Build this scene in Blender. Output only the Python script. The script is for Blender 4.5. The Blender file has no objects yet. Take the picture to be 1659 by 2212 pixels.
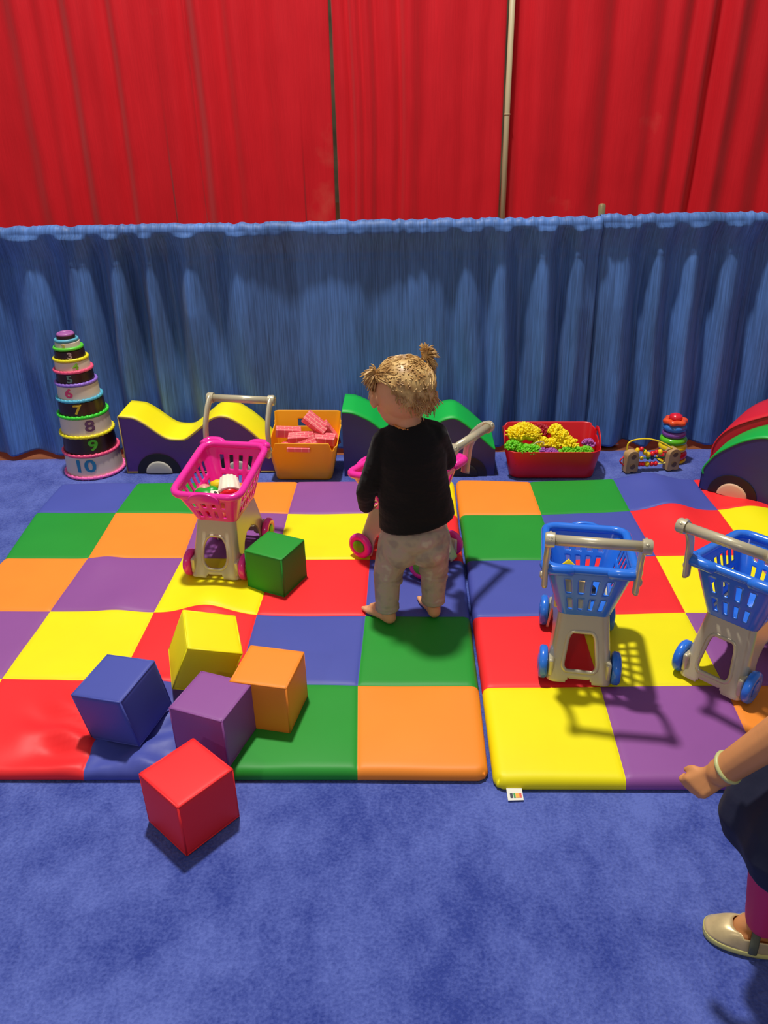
import bpy, bmesh, math, random
from mathutils import Vector, Matrix, noise
from math import sin, cos, pi, radians, sqrt, atan2, exp, hypot

sc = bpy.context.scene
random.seed(7)

# ------------------------------------------------------------------ camera, world, light, exposure
def make_camera():
    f, cx, cy, cz, p, r, y = 1750.94221, -0.174157742, -1.31627335, 1.37871474, 0.485840263, -0.0208358806, -0.0361010677
    F = Vector((sin(y) * cos(p), cos(y) * cos(p), -sin(p)))
    R0 = Vector((cos(y), -sin(y), 0)); U0 = R0.cross(F)
    R = R0 * cos(r) + U0 * sin(r); U = -R0 * sin(r) + U0 * cos(r)
    cam = bpy.data.cameras.new('camera'); o = bpy.data.objects.new('camera', cam)
    sc.collection.objects.link(o)
    cam.sensor_fit = 'VERTICAL'; cam.sensor_height = 24.0; cam.lens = f / 2212 * 24.0
    cam.clip_start = 0.02
    m = Matrix((R, U, -F)).transposed().to_4x4(); m.translation = Vector((cx, cy, cz))
    o.matrix_world = m
    sc.camera = o
make_camera()

W = bpy.data.worlds.new('hall_light'); sc.world = W; W.use_nodes = True
bg = W.node_tree.nodes['Background']; bg.inputs[0].default_value = (1.0, 0.97, 0.93, 1); bg.inputs[1].default_value = 0.24

def lamp(name, loc, power, size, col=(1, .96, .9)):
    l = bpy.data.lights.new(name, 'AREA'); l.shape = 'DISK'; l.size = size; l.energy = power; l.color = col
    o = bpy.data.objects.new(name, l); o.location = loc; sc.collection.objects.link(o); return o
lamp('high_bay_or_fill_lamp', (-0.78, 1.42, 6.0), 345, 0.34)          # straight above the play area
lamp('high_bay_or_fill_lamp', (-3.0, -7.5, 6.5), 105, 0.6)           # weaker fill lamp added behind the camera to brighten the drapes
sc.view_settings.view_transform = 'Standard'; sc.view_settings.look = 'None'
sc.view_settings.gamma = 1.0; sc.view_settings.use_curve_mapping = False
sc.view_settings.exposure = 0.0

# ------------------------------------------------------------------ helpers
def lin(c):
    return tuple((x / 12.92 if x <= .04045 else ((x + .055) / 1.055) ** 2.4) for x in (c[0] / 255, c[1] / 255, c[2] / 255))
MATS = {}
def mat(name, col, rough=.5, bump=0, bscale=200, metal=0, spec=.5, vary=0, vscale=6, sheen=0, coat=0, stretch=(1, 1, 1), sub=0, trans=0, bdist=.002):
    if name in MATS: return MATS[name]
    m = bpy.data.materials.new(name); m.use_nodes = True; nt = m.node_tree
    b = nt.nodes['Principled BSDF']; c = (*lin(col), 1)
    b.inputs['Base Color'].default_value = c; b.inputs['Roughness'].default_value = rough
    b.inputs['Metallic'].default_value = metal; b.inputs['Specular IOR Level'].default_value = spec
    if sheen: b.inputs['Sheen Weight'].default_value = sheen
    if coat: b.inputs['Coat Weight'].default_value = coat; b.inputs['Coat Roughness'].default_value = .12
    if sub: b.inputs['Subsurface Weight'].default_value = sub; b.inputs['Subsurface Radius'].default_value = (.02, .008, .005); b.inputs['Subsurface Scale'].default_value = .3
    tc = nt.nodes.new('ShaderNodeTexCoord'); mp = nt.nodes.new('ShaderNodeMapping'); mp.inputs['Scale'].default_value = stretch
    nt.links.new(tc.outputs['Object'], mp.inputs['Vector'])
    if bump:
        n = nt.nodes.new('ShaderNodeTexNoise'); n.inputs['Scale'].default_value = bscale; n.inputs['Detail'].default_value = 3
        nt.links.new(mp.outputs[0], n.inputs['Vector'])
        bp = nt.nodes.new('ShaderNodeBump'); bp.inputs['Strength'].default_value = bump; bp.inputs['Distance'].default_value = bdist
        nt.links.new(n.outputs['Fac'], bp.inputs['Height']); nt.links.new(bp.outputs[0], b.inputs['Normal'])
    if vary:
        n = nt.nodes.new('ShaderNodeTexNoise'); n.inputs['Scale'].default_value = vscale; n.inputs['Detail'].default_value = 5
        nt.links.new(mp.outputs[0], n.inputs['Vector'])
        r = nt.nodes.new('ShaderNodeValToRGB'); r.color_ramp.elements[0].position = .3; r.color_ramp.elements[1].position = .7
        r.color_ramp.elements[0].color = (*[x * (1 - vary) for x in c[:3]], 1)
        r.color_ramp.elements[1].color = (*[min(1, x * (1 + vary) + vary * .004) for x in c[:3]], 1)
        nt.links.new(n.outputs['Fac'], r.inputs[0]); nt.links.new(r.outputs[0], b.inputs['Base Color'])
    if trans:
        t = nt.nodes.new('ShaderNodeBsdfTranslucent'); t.inputs[0].default_value = c
        mx = nt.nodes.new('ShaderNodeMixShader'); mx.inputs[0].default_value = trans
        out = nt.nodes['Material Output']
        nt.links.new(b.outputs[0], mx.inputs[1]); nt.links.new(t.outputs[0], mx.inputs[2]); nt.links.new(mx.outputs[0], out.inputs[0])
    MATS[name] = m
    return m

def link(o, parent=None):
    sc.collection.objects.link(o)
    if parent: o.parent = parent
    return o
def tag(o, label=None, cat=None, group=None, kind=None):
    if label: o['label'] = label
    if cat: o['category'] = cat
    if group: o['group'] = group
    if kind: o['kind'] = kind
    return o
def empty(name, loc=(0, 0, 0), rz=0, label=None, cat=None, group=None, rot=None):
    o = bpy.data.objects.new(name, None); o.empty_display_size = .05; o.location = loc
    o.rotation_euler = rot if rot else (0, 0, rz)
    link(o); return tag(o, label, cat, group)
def obj(name, bm, m, parent=None, smooth=True, angle=None):
    me = bpy.data.meshes.new(name)
    bmesh.ops.recalc_face_normals(bm, faces=bm.faces)
    for f in bm.faces: f.smooth = smooth
    bm.to_mesh(me); bm.free()
    if not isinstance(m, (list, tuple)): m = [m]
    for x in m: me.materials.append(x)
    if smooth and angle:
        try: me.set_sharp_from_angle(angle=radians(angle))
        except Exception: pass
    return link(bpy.data.objects.new(name, me), parent)
def solidify(o, t, off=0):
    md = o.modifiers.new('thick', 'SOLIDIFY'); md.thickness = t; md.offset = off; return o
def bevel(o, w, seg=2):
    md = o.modifiers.new('bevel', 'BEVEL'); md.width = w; md.segments = seg; md.limit_method = 'ANGLE'; md.angle_limit = radians(35); return o
def subsurf(o, n=1):
    md = o.modifiers.new('sub', 'SUBSURF'); md.levels = n; md.render_levels = n; return o
def add_box(bm, c, s, M=None, mi=0):
    r = bmesh.ops.create_cube(bm, size=1, matrix=(M or Matrix()) @ Matrix.Translation(c) @ Matrix.Diagonal((*s, 1)))
    for v in r['verts']:
        for f in v.link_faces: f.material_index = mi
def tube(bm, pts, rad, n=10, closed=False, cap=True, mi=0, flat=1.0, up=None):
    """round (or flattened) tube through pts; rad float or list"""
    pts = [Vector(p) for p in pts]; N = len(pts)
    rr = rad if isinstance(rad, (list, tuple)) else [rad] * N
    rings = []; prev = None
    for i, p in enumerate(pts):
        a = pts[(i - 1) % N] if (closed or i) else p
        b = pts[(i + 1) % N] if (closed or i < N - 1) else p
        t = (b - a); t = t.normalized() if t.length > 1e-9 else Vector((0, 0, 1))
        if up is not None: u = Vector(up)
        elif prev is None: u = Vector((0, 0, 1)) if abs(t.z) < .9 else Vector((1, 0, 0))
        else: u = prev
        x = u.cross(t)
        if x.length < 1e-6: x = Vector((1, 0, 0)).cross(t)
        x.normalize(); yv = t.cross(x).normalized(); prev = yv if up is None else None
        rings.append([bm.verts.new(p + (x * cos(2 * pi * k / n) * flat + yv * sin(2 * pi * k / n)) * rr[i]) for k in range(n)])
    M = N if closed else N - 1
    for i in range(M):
        A, B = rings[i], rings[(i + 1) % N]
        for k in range(n):
            bm.faces.new((A[k], A[(k + 1) % n], B[(k + 1) % n], B[k])).material_index = mi
    if cap and not closed:
        bm.faces.new(rings[0][::-1]).material_index = mi; bm.faces.new(rings[-1]).material_index = mi
def smooth_path(pts, sub=6, closed=False):
    P = [Vector(p) for p in pts]; n = len(P); out = []
    for i in range(n if closed else n - 1):
        g = lambda k: P[k % n] if closed else P[max(0, min(n - 1, k))]
        a, b, c, d = g(i - 1), g(i), g(i + 1), g(i + 2)
        for s in range(sub):
            t = s / sub
            out.append(.5 * ((2 * b) + (c - a) * t + (2 * a - 5 * b + 4 * c - d) * t * t + (3 * b - a - 3 * c + d) * t ** 3))
    if not closed: out.append(P[-1])
    return out
def lathe(bm, prof, n=32, M=None, mi=0, closed=False):
    M = M or Matrix(); rings = []
    for r, z in prof:
        rings.append([bm.verts.new(M @ Vector((max(r, 1e-5) * cos(2 * pi * k / n), max(r, 1e-5) * sin(2 * pi * k / n), z))) for k in range(n)])
    L = len(rings)
    for i in range(L if closed else L - 1):
        A, B = rings[i], rings[(i + 1) % L]
        for k in range(n):
            bm.faces.new((A[k], A[(k + 1) % n], B[(k + 1) % n], B[k])).material_index = mi
def torus(bm, R, r, M=None, n=40, k=12, mi=0, sz=1.0):
    lathe(bm, [(R + r * cos(2 * pi * i / k), sz * r * sin(2 * pi * i / k)) for i in range(k)], n, M, mi, closed=True)
def round_cone(bm, p0, r0, p1, r1, n=12):
    p0 = Vector(p0); p1 = Vector(p1)
    for p, r in ((p0, r0), (p1, r1)):
        bmesh.ops.create_icosphere(bm, subdivisions=2, radius=r, matrix=Matrix.Translation(p))
    if (p1 - p0).length > 1e-5:
        tube(bm, [p0, p1], [r0, r1], n=n)
def ell(bm, c, s, rot=(0, 0, 0)):
    from mathutils import Euler
    bmesh.ops.create_icosphere(bm, subdivisions=3, radius=1, matrix=Matrix.Translation(c) @ Euler(rot).to_matrix().to_4x4() @ Matrix.Diagonal((*s, 1)))
def sculpt(name, bm, m, parent, voxel=.004, it=6, fac=.5):
    o = obj(name, bm, m, parent)
    r = o.modifiers.new('remesh', 'REMESH'); r.mode = 'VOXEL'; r.voxel_size = voxel; r.use_smooth_shade = True
    s = o.modifiers.new('smooth', 'SMOOTH'); s.factor = fac; s.iterations = it
    return o
def copy_tree(o, parent=None):
    c = o.copy(); sc.collection.objects.link(c); c.parent = parent
    for ch in list(o.children): copy_tree(ch, c)
    return c

# rounded-rectangle perimeter: u in [0,1) -> (x, y, side, s)
def rrect(u, x0, x1, y0, y1, r):
    """side 0 = rear (y0), 1 = right (x1), 2 = front (y1), 3 = left; quarter of u each, s in [-1,1]"""
    u = u % 1.0; k = int(u * 4); s = (u * 4 - k) * 2 - 1
    cx, cy = (x0 + x1) / 2, (y0 + y1) / 2; hx, hy = (x1 - x0) / 2, (y1 - y0) / 2
    h = hx if k in (0, 2) else hy
    L = h - r; tot = L + r * pi / 4; d = abs(s) * tot
    if d <= L: a, b = d, 0.0
    else:
        th = (d - L) / r; a = L + r * sin(th); b = r * (1 - cos(th))
    a = math.copysign(a, s)
    if k == 0: return cx + a, y0 + b, k, s
    if k == 1: return x1 - b, cy + a, k, s
    if k == 2: return cx - a, y1 - b, k, s
    return x0 + b, cy - a, k, s
def shell(bot, top, nu, nv, hole=None, sdf=None, bulge=0.0, floor=True):
    """lofted thin-walled tub. bot/top = dict(x0,x1,y0,y1,r,z or zf(x,y)).  hole(k,s,v)->bool removes faces; sdf(k,s,v)->signed distance snaps vertices to its zero line"""
    def P(u, v):
        q = {a: bot[a] + (top[a] - bot[a]) * v for a in ('x0', 'x1', 'y0', 'y1', 'r')}
        x, y, k, s = rrect(u, q['x0'], q['x1'], q['y0'], q['y1'], q['r'])
        zb = bot['z'](k, s) if callable(bot['z']) else bot['z']
        zt = top['z'](k, s, x, y) if callable(top['z']) else top['z']
        return Vector((x, y, zb + (zt - zb) * v))
    bm = bmesh.new(); du = 1 / nu; dv = 1 / nv
    V = {}
    for j in range(nv + 1):
        for i in range(nu):
            u, v = i * du, j * dv
            if sdf and 0 < j < nv:
                def S(uu, vv):
                    uu %= 1.0; k = int(uu * 4); return sdf(k, (uu * 4 - k) * 2 - 1, vv)
                d = S(u, v)
                if abs(d) < .09:
                    for _ in range(2):
                        d = S(u, v); e = 1e-4
                        gu = (S(u + e, v) - S(u - e, v)) / (2 * e); gv = (S(u, v + e) - S(u, v - e)) / (2 * e)
                        g = gu * gu + gv * gv
                        if g < 1e-6: break
                        su, sv = -d * gu / g, -d * gv / g
                        if abs(su) > du * .62 or abs(sv) > dv * .62: break
                        u += su; v += sv
            V[i, j] = bm.verts.new(P(u, v))
    for j in range(nv):
        for i in range(nu):
            u, v = (i + .5) * du, (j + .5) * dv; k = int(u * 4); s = (u * 4 - k) * 2 - 1
            if hole and hole(k, s, v): continue
            if sdf and sdf(k, s, v) < 0: continue
            bm.faces.new((V[i, j], V[(i + 1) % nu, j], V[(i + 1) % nu, j + 1], V[i, j + 1]))
    if floor: bm.faces.new([V[i, 0] for i in range(nu)][::-1])
    loose = [v for v in bm.verts if not v.link_faces]
    bmesh.ops.delete(bm, geom=loose, context='VERTS')
    return bm, P

# text bent round a vertical cylinder (or flat)
def text_mesh(body, size, depth=.0012):
    cu = bpy.data.curves.new('t', 'FONT'); cu.body = body; cu.size = size; cu.align_x = 'CENTER'; cu.align_y = 'CENTER'; cu.extrude = depth; cu.offset = size * .022; cu.resolution_u = 3
    o = bpy.data.objects.new('t', cu); sc.collection.objects.link(o)
    dg = bpy.context.evaluated_depsgraph_get(); me = bpy.data.meshes.new_from_object(o.evaluated_get(dg))
    bm = bmesh.new(); bm.from_mesh(me); bpy.data.objects.remove(o); return bm

# ------------------------------------------------------------------ palette
YEL, RED, BLU, GRN, ORG, PUR = (252, 236, 8), (250, 44, 48), (76, 86, 172), (38, 150, 48), (255, 146, 46), (148, 84, 156)
def vinyl(n, c): return mat(n, c, .5, bump=.12, bscale=900, spec=.35, bdist=.0006, vary=.035, vscale=5)
V = dict(Y=vinyl('yellow_vinyl', YEL), R=vinyl('red_vinyl', RED), B=vinyl('blue_vinyl', BLU), G=vinyl('green_vinyl', GRN), O=vinyl('orange_vinyl', ORG), P=vinyl('purple_vinyl', PUR))
SILV = mat('silver_plastic', (208, 197, 166), .27, metal=.3, spec=.5, bump=.05, bscale=300)
PINK = mat('pink_plastic', (250, 44, 166), .22, spec=.55, coat=.3)
CBLU = mat('blue_plastic', (44, 122, 236), .24, spec=.5, coat=.3)
BLACKV = mat('black_vinyl', (30, 26, 28), .5)
SKIN = mat('skin', (230, 168, 122), .5, sub=.15, spec=.35, vary=.04, vscale=20)

# ------------------------------------------------------------------ setting
bm = bmesh.new(); add_box(bm, (0, 1.5, -.045), (14, 18, .07))
floorm = mat('brown_wood_floor', (128, 78, 48), .45, vary=.25, vscale=3, stretch=(1, 9, 1))
tag(obj('floor', bm, floorm, smooth=False), kind='structure', label='brown wooden hall floor showing past the carpet edge')

def carpet():
    bm = bmesh.new(); nx, ny = 120, 100
    x0, x1, y0 = -3.2, 3.2, -3.2
    def ye(x): return 1.845 + .022 * x + .006 * noise.noise((x * 3, 0, 0))
    G = {}
    for j in range(ny + 1):
        for i in range(nx + 1):
            x = x0 + (x1 - x0) * i / nx; y = y0 + (ye(x) - y0) * j / ny
            z = .0 + .0012 * noise.noise((x * 4, y * 4, 0))
            z -= .009 if j == ny else 0
            G[i, j] = bm.verts.new((x, y, z - .0015))
    for j in range(ny):
        for i in range(nx): bm.faces.new((G[i, j], G[i + 1, j], G[i + 1, j + 1], G[i, j + 1]))
    m = bpy.data.materials.new('blue_carpet'); m.use_nodes = True; nt = m.node_tree; b = nt.nodes['Principled BSDF']
    b.inputs['Roughness'].default_value = .95; b.inputs['Specular IOR Level'].default_value = .1; b.inputs['Sheen Weight'].default_value = .25
    tc = nt.nodes.new('ShaderNodeTexCoord')
    def nz(s, d, st=(1, 1, 1)):
        mp = nt.nodes.new('ShaderNodeMapping'); mp.inputs['Scale'].default_value = st; nt.links.new(tc.outputs['Object'], mp.inputs[0])
        n = nt.nodes.new('ShaderNodeTexNoise'); n.inputs['Scale'].default_value = s; n.inputs['Detail'].default_value = d; nt.links.new(mp.outputs[0], n.inputs['Vector']); return n
    a = nz(4.5, 6); c = nz(160, 3); e = nz(26, 5, (1, .6, 1))
    def mth(op, x, y):
        q = nt.nodes.new('ShaderNodeMath'); q.operation = op
        for k, w in ((0, x), (1, y)):
            if isinstance(w, (int, float)): q.inputs[k].default_value = w
            else: nt.links.new(w, q.inputs[k])
        return q.outputs[0]
    s = mth('ADD', mth('ADD', mth('MULTIPLY', a.outputs['Fac'], .62), mth('MULTIPLY', c.outputs['Fac'], .35)), mth('MULTIPLY', e.outputs['Fac'], .25))
    r = nt.nodes.new('ShaderNodeValToRGB'); r.color_ramp.elements[0].position = .48; r.color_ramp.elements[1].position = .74
    r.color_ramp.elements[0].color = (*lin((50, 66, 148)), 1); r.color_ramp.elements[1].color = (*lin((96, 112, 192)), 1)
    nt.links.new(s, r.inputs[0]); nt.links.new(r.outputs[0], b.inputs['Base Color'])
    bp = nt.nodes.new('ShaderNodeBump'); bp.inputs['Strength'].default_value = .6; bp.inputs['Distance'].default_value = .006
    nt.links.new(mth('ADD', c.outputs['Fac'], e.outputs['Fac']), bp.inputs['Height']); nt.links.new(bp.outputs[0], b.inputs['Normal'])
    o = obj('carpet', bm, m)
    return tag(o, 'royal blue cut pile carpet covering the play area floor', 'carpet')
carpet()

bm = bmesh.new(); add_box(bm, (0, 10.2, 2.4), (16, .1, 5))
tag(obj('wall_back', bm, mat('hall_wall', (120, 112, 84), .8, vary=.5, vscale=2), smooth=False), kind='structure')

# ------------------------------------------------------------------ drapes
def cloth_mat(name, col, rough, streak, spec, trans):
    m = bpy.data.materials.new(name); m.use_nodes = True; nt = m.node_tree; b = nt.nodes['Principled BSDF']
    b.inputs['Roughness'].default_value = rough; b.inputs['Specular IOR Level'].default_value = spec; b.inputs['Sheen Weight'].default_value = .15
    tc = nt.nodes.new('ShaderNodeTexCoord')
    def nz(st, s, d=4):
        mp = nt.nodes.new('ShaderNodeMapping'); mp.inputs['Scale'].default_value = st; nt.links.new(tc.outputs['Object'], mp.inputs[0])
        n = nt.nodes.new('ShaderNodeTexNoise'); n.inputs['Scale'].default_value = s; n.inputs['Detail'].default_value = d; nt.links.new(mp.outputs[0], n.inputs['Vector']); return n
    a = nz((1, .15, .022), 230, 3); g = nz((1, .2, .12), 9, 4); w = nz((1, .3, .2), 45, 4)
    r = nt.nodes.new('ShaderNodeValToRGB'); r.color_ramp.elements[0].position = .35; r.color_ramp.elements[1].position = .75
    c = lin(col); r.color_ramp.elements[0].color = (*[x * (1 - streak) for x in c], 1); r.color_ramp.elements[1].color = (*[min(1, x * (1 + streak) + streak * .02) for x in c], 1)
    mx = nt.nodes.new('ShaderNodeMath'); mx.operation = 'ADD'
    m1 = nt.nodes.new('ShaderNodeMath'); m1.operation = 'MULTIPLY'; m1.inputs[1].default_value = .55; nt.links.new(a.outputs['Fac'], m1.inputs[0])
    m2 = nt.nodes.new('ShaderNodeMath'); m2.operation = 'MULTIPLY'; m2.inputs[1].default_value = .5; nt.links.new(g.outputs['Fac'], m2.inputs[0])
    nt.links.new(m1.outputs[0], mx.inputs[0]); nt.links.new(m2.outputs[0], mx.inputs[1]); nt.links.new(mx.outputs[0], r.inputs[0])
    if 'red' in name:
        sn = nz((1, 1, 1), 1.9, 6); sr = nt.nodes.new('ShaderNodeValToRGB'); sr.color_ramp.elements[0].position = .66; sr.color_ramp.elements[1].position = .82
        sr.color_ramp.elements[0].color = (0, 0, 0, 1); sr.color_ramp.elements[1].color = (.6, .6, .6, 1); nt.links.new(sn.outputs['Fac'], sr.inputs[0])
        mc = nt.nodes.new('ShaderNodeMix'); mc.data_type = 'RGBA'; nt.links.new(sr.outputs[0], mc.inputs[0]); nt.links.new(r.outputs[0], mc.inputs[6]); mc.inputs[7].default_value = (*lin((226, 110, 92)), 1)
        nt.links.new(mc.outputs[2], b.inputs['Base Color'])
    else: nt.links.new(r.outputs[0], b.inputs['Base Color'])
    bp = nt.nodes.new('ShaderNodeBump'); bp.inputs['Strength'].default_value = .35; bp.inputs['Distance'].default_value = .0022
    ad = nt.nodes.new('ShaderNodeMath'); ad.operation = 'ADD'; nt.links.new(a.outputs['Fac'], ad.inputs[0]); nt.links.new(w.outputs['Fac'], ad.inputs[1])
    nt.links.new(ad.outputs[0], bp.inputs['Height']); nt.links.new(bp.outputs[0], b.inputs['Normal'])
    t = nt.nodes.new('ShaderNodeBsdfTranslucent'); t.inputs[0].default_value = (*c, 1)
    ms = nt.nodes.new('ShaderNodeMixShader'); ms.inputs[0].default_value = trans
    nt.links.new(b.outputs[0], ms.inputs[1]); nt.links.new(t.outputs[0], ms.inputs[2]); nt.links.new(ms.outputs[0], nt.nodes['Material Output'].inputs[0])
    return m
BCL = cloth_mat('blue_drape_cloth', (70, 112, 180), .55, .5, .45, .04)
RCL = cloth_mat('red_drape_cloth', (222, 22, 38), .6, .10, .25, .12)

def fold(x, folds):
    """sum of soft folds: each (centre, half width, depth toward viewer)"""
    return sum(d * exp(-((x - c) / w) ** 2) for c, w, d in folds)
BF = [(-1.86, .035, .05), (-1.78, .04, -.03), (-1.66, .05, .045), (-1.56, .035, -.04), (-1.47, .05, .05), (-1.385, .03, -.06), (-1.32, .035, .05), (-1.25, .035, -.065),
      (-1.185, .03, .05), (-1.12, .045, -.065), (-1.03, .035, .05), (-.94, .05, -.045), (-.83, .05, .02), (-.62, .06, -.012), (-.45, .05, .012), (-.3, .05, -.012), (-.12, .05, .016),
      (.0, .03, -.022), (.06, .04, .02), (.135, .028, -.028), (.2, .035, .03), (.262, .045, -.06), (.36, .04, .035), (.42, .03, -.055), (.49, .035, .03)]
BF2 = [(.60, .03, .02), (.66, .04, .03), (.735, .028, -.04), (.80, .03, .035), (.86, .03, -.03), (.93, .035, .035), (1.0, .035, -.04), (1.08, .045, .035), (1.17, .04, -.045), (1.27, .06, .04), (1.4, .06, -.04)]
def blue_drape(name, x0, x1, folds, ztop, seedv, label, gain=1.0, dz=0.0):
    bm = bmesh.new(); nx = int((x1 - x0) / .0075); nz = 110; G = {}
    for j in range(nz + 1):
        v = j / nz
        for i in range(nx + 1):
            x = x0 + (x1 - x0) * i / nx
            base = 1.945 + .02 * x
            if v <= .10:                                    # sleeve wrapped over the rod: back, over the top, down the front
                a = v / .10 * pi; R = .029 + .003 * noise.noise((x * 14, seedv, 3)) + .006 * (1 - 2.2 * abs(noise.noise((x * 24, 1, seedv)))) * sin(a)
                y = base + .0 + R * cos(a); z = ztop - .030 + R * sin(a) * 1.0 + .004 * noise.noise((x * 22, seedv, 8))
            else:
                t = (v - .10) / .90; z = (ztop - .030) * (1 - t) + .012 * t
                g = min(1, t / .10)                         # gathered header
                hd = .008 * (1 - 2.2 * abs(noise.noise((x * 24 + t * 6, 1, seedv)))) * exp(-((t - .01) / .05) ** 2)
                hem = .0035 * sin(x * 95 + 5 * noise.noise((x * 6, t * 3, seedv)))* exp(-((t - .13) / .02) ** 2)
                xx = x + .035 * noise.noise((x * 1.3, z * 2.2, seedv)) * t
                A = .30 + .70 * min(1, t / .35) ** .8
                f = fold(xx, folds) * A * (1.0 + .25 * noise.noise((x * 2, z * 3, 4)))
                cr = .006 * noise.fractal((x * 5, seedv, z * 1.6), 1, 2, 3) * (.4 + t) + .0016 * noise.noise((x * 26, 2, z * 9))
                body = -.027 * (1 - g) + (.004) * g - .085 * max(0, t - .06)
                step = .0035 if t < .125 else 0.0           # double layer of the rod pocket
                y = base + body - f * gain - cr - hd - hem - step
                z += .004 * noise.noise((x * 5, 7, seedv)) * t
            y += dz * max(0, 1 - (x - x0) / .12) * min(1, v / .12)
            G[i, j] = bm.verts.new((x, y, max(z, .004)))
    for j in range(nz):
        for i in range(nx): bm.faces.new((G[i, j], G[i + 1, j], G[i + 1, j + 1], G[i, j + 1]))
    o = obj(name, bm, BCL); solidify(o, .0012)
    return tag(o, label, 'curtain')
blue_drape('low_blue_drape', -2.7, .562, BF + [(-2.0, .05, -.04), (-2.1, .05, .04), (-2.25, .05, -.04), (-2.4, .06, .04), (-2.55, .06, -.03)], .917, 1.7, 'wide low blue drape on a rod, hanging left of the steel post')
blue_drape('low_blue_drape', .558, 2.4, BF2 + [(1.55, .06, .04), (1.7, .06, -.04), (1.85, .07, .04), (2.05, .07, -.04), (2.2, .07, .03)], .922, 5.1, 'low blue drape hanging right of the steel post, behind the ring stacker', dz=.020)

# upright and rod of the low drape
t = empty('drape_stand', (.565, 1.992, 0), label='steel upright with a round cap between the two low blue drapes', cat='drape stand')
STEEL = mat('steel_pole', (170, 160, 128), .3, metal=.8)
bm = bmesh.new(); lathe(bm, [(0, .0), (.011, .0), (.011, .90), (0, .90)], 16); obj('upright', bm, STEEL, t, angle=40)
bm = bmesh.new(); lathe(bm, [(0, .895), (.014, .895), (.014, .952), (.011, .958), (0, .960)], 16); obj('cap', bm, mat('brass_cap', (200, 180, 130), .3, metal=.7), t, angle=40)
for p in ([(-3.2, -.100, .888), (-.03, -.038, .888), (-.008, -.008, .888)], [(.008, -.008, .893), (.16, -.022, .893), (1.8, -.002, .893)]):
    bm = bmesh.new(); tube(bm, p, .010); obj('cross_rod', bm, STEEL, t)
bm = bmesh.new(); add_box(bm, (0, .05, .003), (.3, .3, .006)); obj('base_plate', bm, STEEL, t, smooth=False)

def red_drape(x0, x1, folds, seedv, label, yb=4.3):
    bm = bmesh.new(); nx = int((x1 - x0) / .012); nz = 60; G = {}
    for j in range(nz + 1):
        z = 2.44 - 2.42 * j / nz
        for i in range(nx + 1):
            x = x0 + (x1 - x0) * i / nx
            xx = x + .05 * noise.noise((x * .9, z * .8, seedv)) * (2.44 - z) / 2
            f = fold(xx, [(c, w * 1.25, d * .62) for c, w, d in folds]) + .012 * sin(xx * 21 + 3 * noise.noise((xx * 2, z * .4, seedv))) + .004 * sin(xx * 43 + seedv)
            cr = .014 * noise.fractal((x * 3, seedv, z * 1.3), 1, 2, 3) * (1.2 - z / 3)
            edge = min(x - x0, x1 - x); G[i, j] = bm.verts.new((x + (.02 * (2.44 - z) / 2.4 * (-1 if abs(x - x1) < .2 and x1 < 0 else 0)) , yb - f - cr, z))
    for j in range(nz):
        for i in range(nx): bm.faces.new((G[i, j], G[i + 1, j], G[i + 1, j + 1], G[i, j + 1]))
    o = obj('tall_red_drape', bm, RCL); solidify(o, .0015); return tag(o, label, 'curtain')
red_drape(-3.9, -1.50, [(-3.0, .06, .05), (-2.62, .05, -.05), (-2.5, .05, .04), (-2.3, .05, -.05), (-2.2, .05, .04), (-2.0, .04, -.05), (-1.93, .04, .045), (-1.75, .05, -.03), (-1.6, .05, .03), (-1.52, .04, -.05)], 2.2, 'tall red drape at the far left with several soft folds')
red_drape(-1.515, -.64, [(-1.5, .04, -.03), (-1.42, .06, .07), (-1.3, .03, -.025), (-1.22, .04, .03), (-1.1, .04, -.02), (-.95, .05, .012), (-.8, .06, -.01)], 6.3, 'tall red drape ending at the narrow dark slit')
red_drape(-.628, .41, [(-.6, .03, .03), (-.55, .016, -.03), (-.51, .018, .03), (-.47, .015, -.03), (-.43, .02, .03), (-.385, .016, -.025), (-.3, .03, .03), (-.235, .02, -.05), (-.16, .04, .03), (-.02, .04, -.02), (.15, .06, .02), (.32, .04, -.015)], 3.4, 'tall red drape between the dark slit and the steel pole')
red_drape(.455, 3.4, [(.5, .04, -.03), (.62, .06, .02), (.8, .05, -.025), (.92, .06, .03), (1.04, .05, -.03), (1.2, .06, .03), (1.33, .05, -.04), (1.42, .05, .05), (1.52, .035, -.06), (1.6, .035, .05), (1.68, .03, -.05), (1.77, .035, .05), (1.87, .04, -.05), (1.97, .04, .05), (2.1, .05, -.05), (2.25, .05, .05)], 8.8, 'tall red drape right of the steel pole with dusty scuffs')
bm = bmesh.new(); lathe(bm, [(0, 0), (.017, 0), (.017, 2.5), (0, 2.5)], 16, Matrix.Translation((.432, 4.24, 0))); torus(bm, .018, .003, Matrix.Translation((.432, 4.24, 1.2)))
tag(obj('drape_pole', bm, mat('dull_pole', (206, 192, 152), .5)), 'tall greyish metal pole standing against the red drapes', 'pole')

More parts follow.
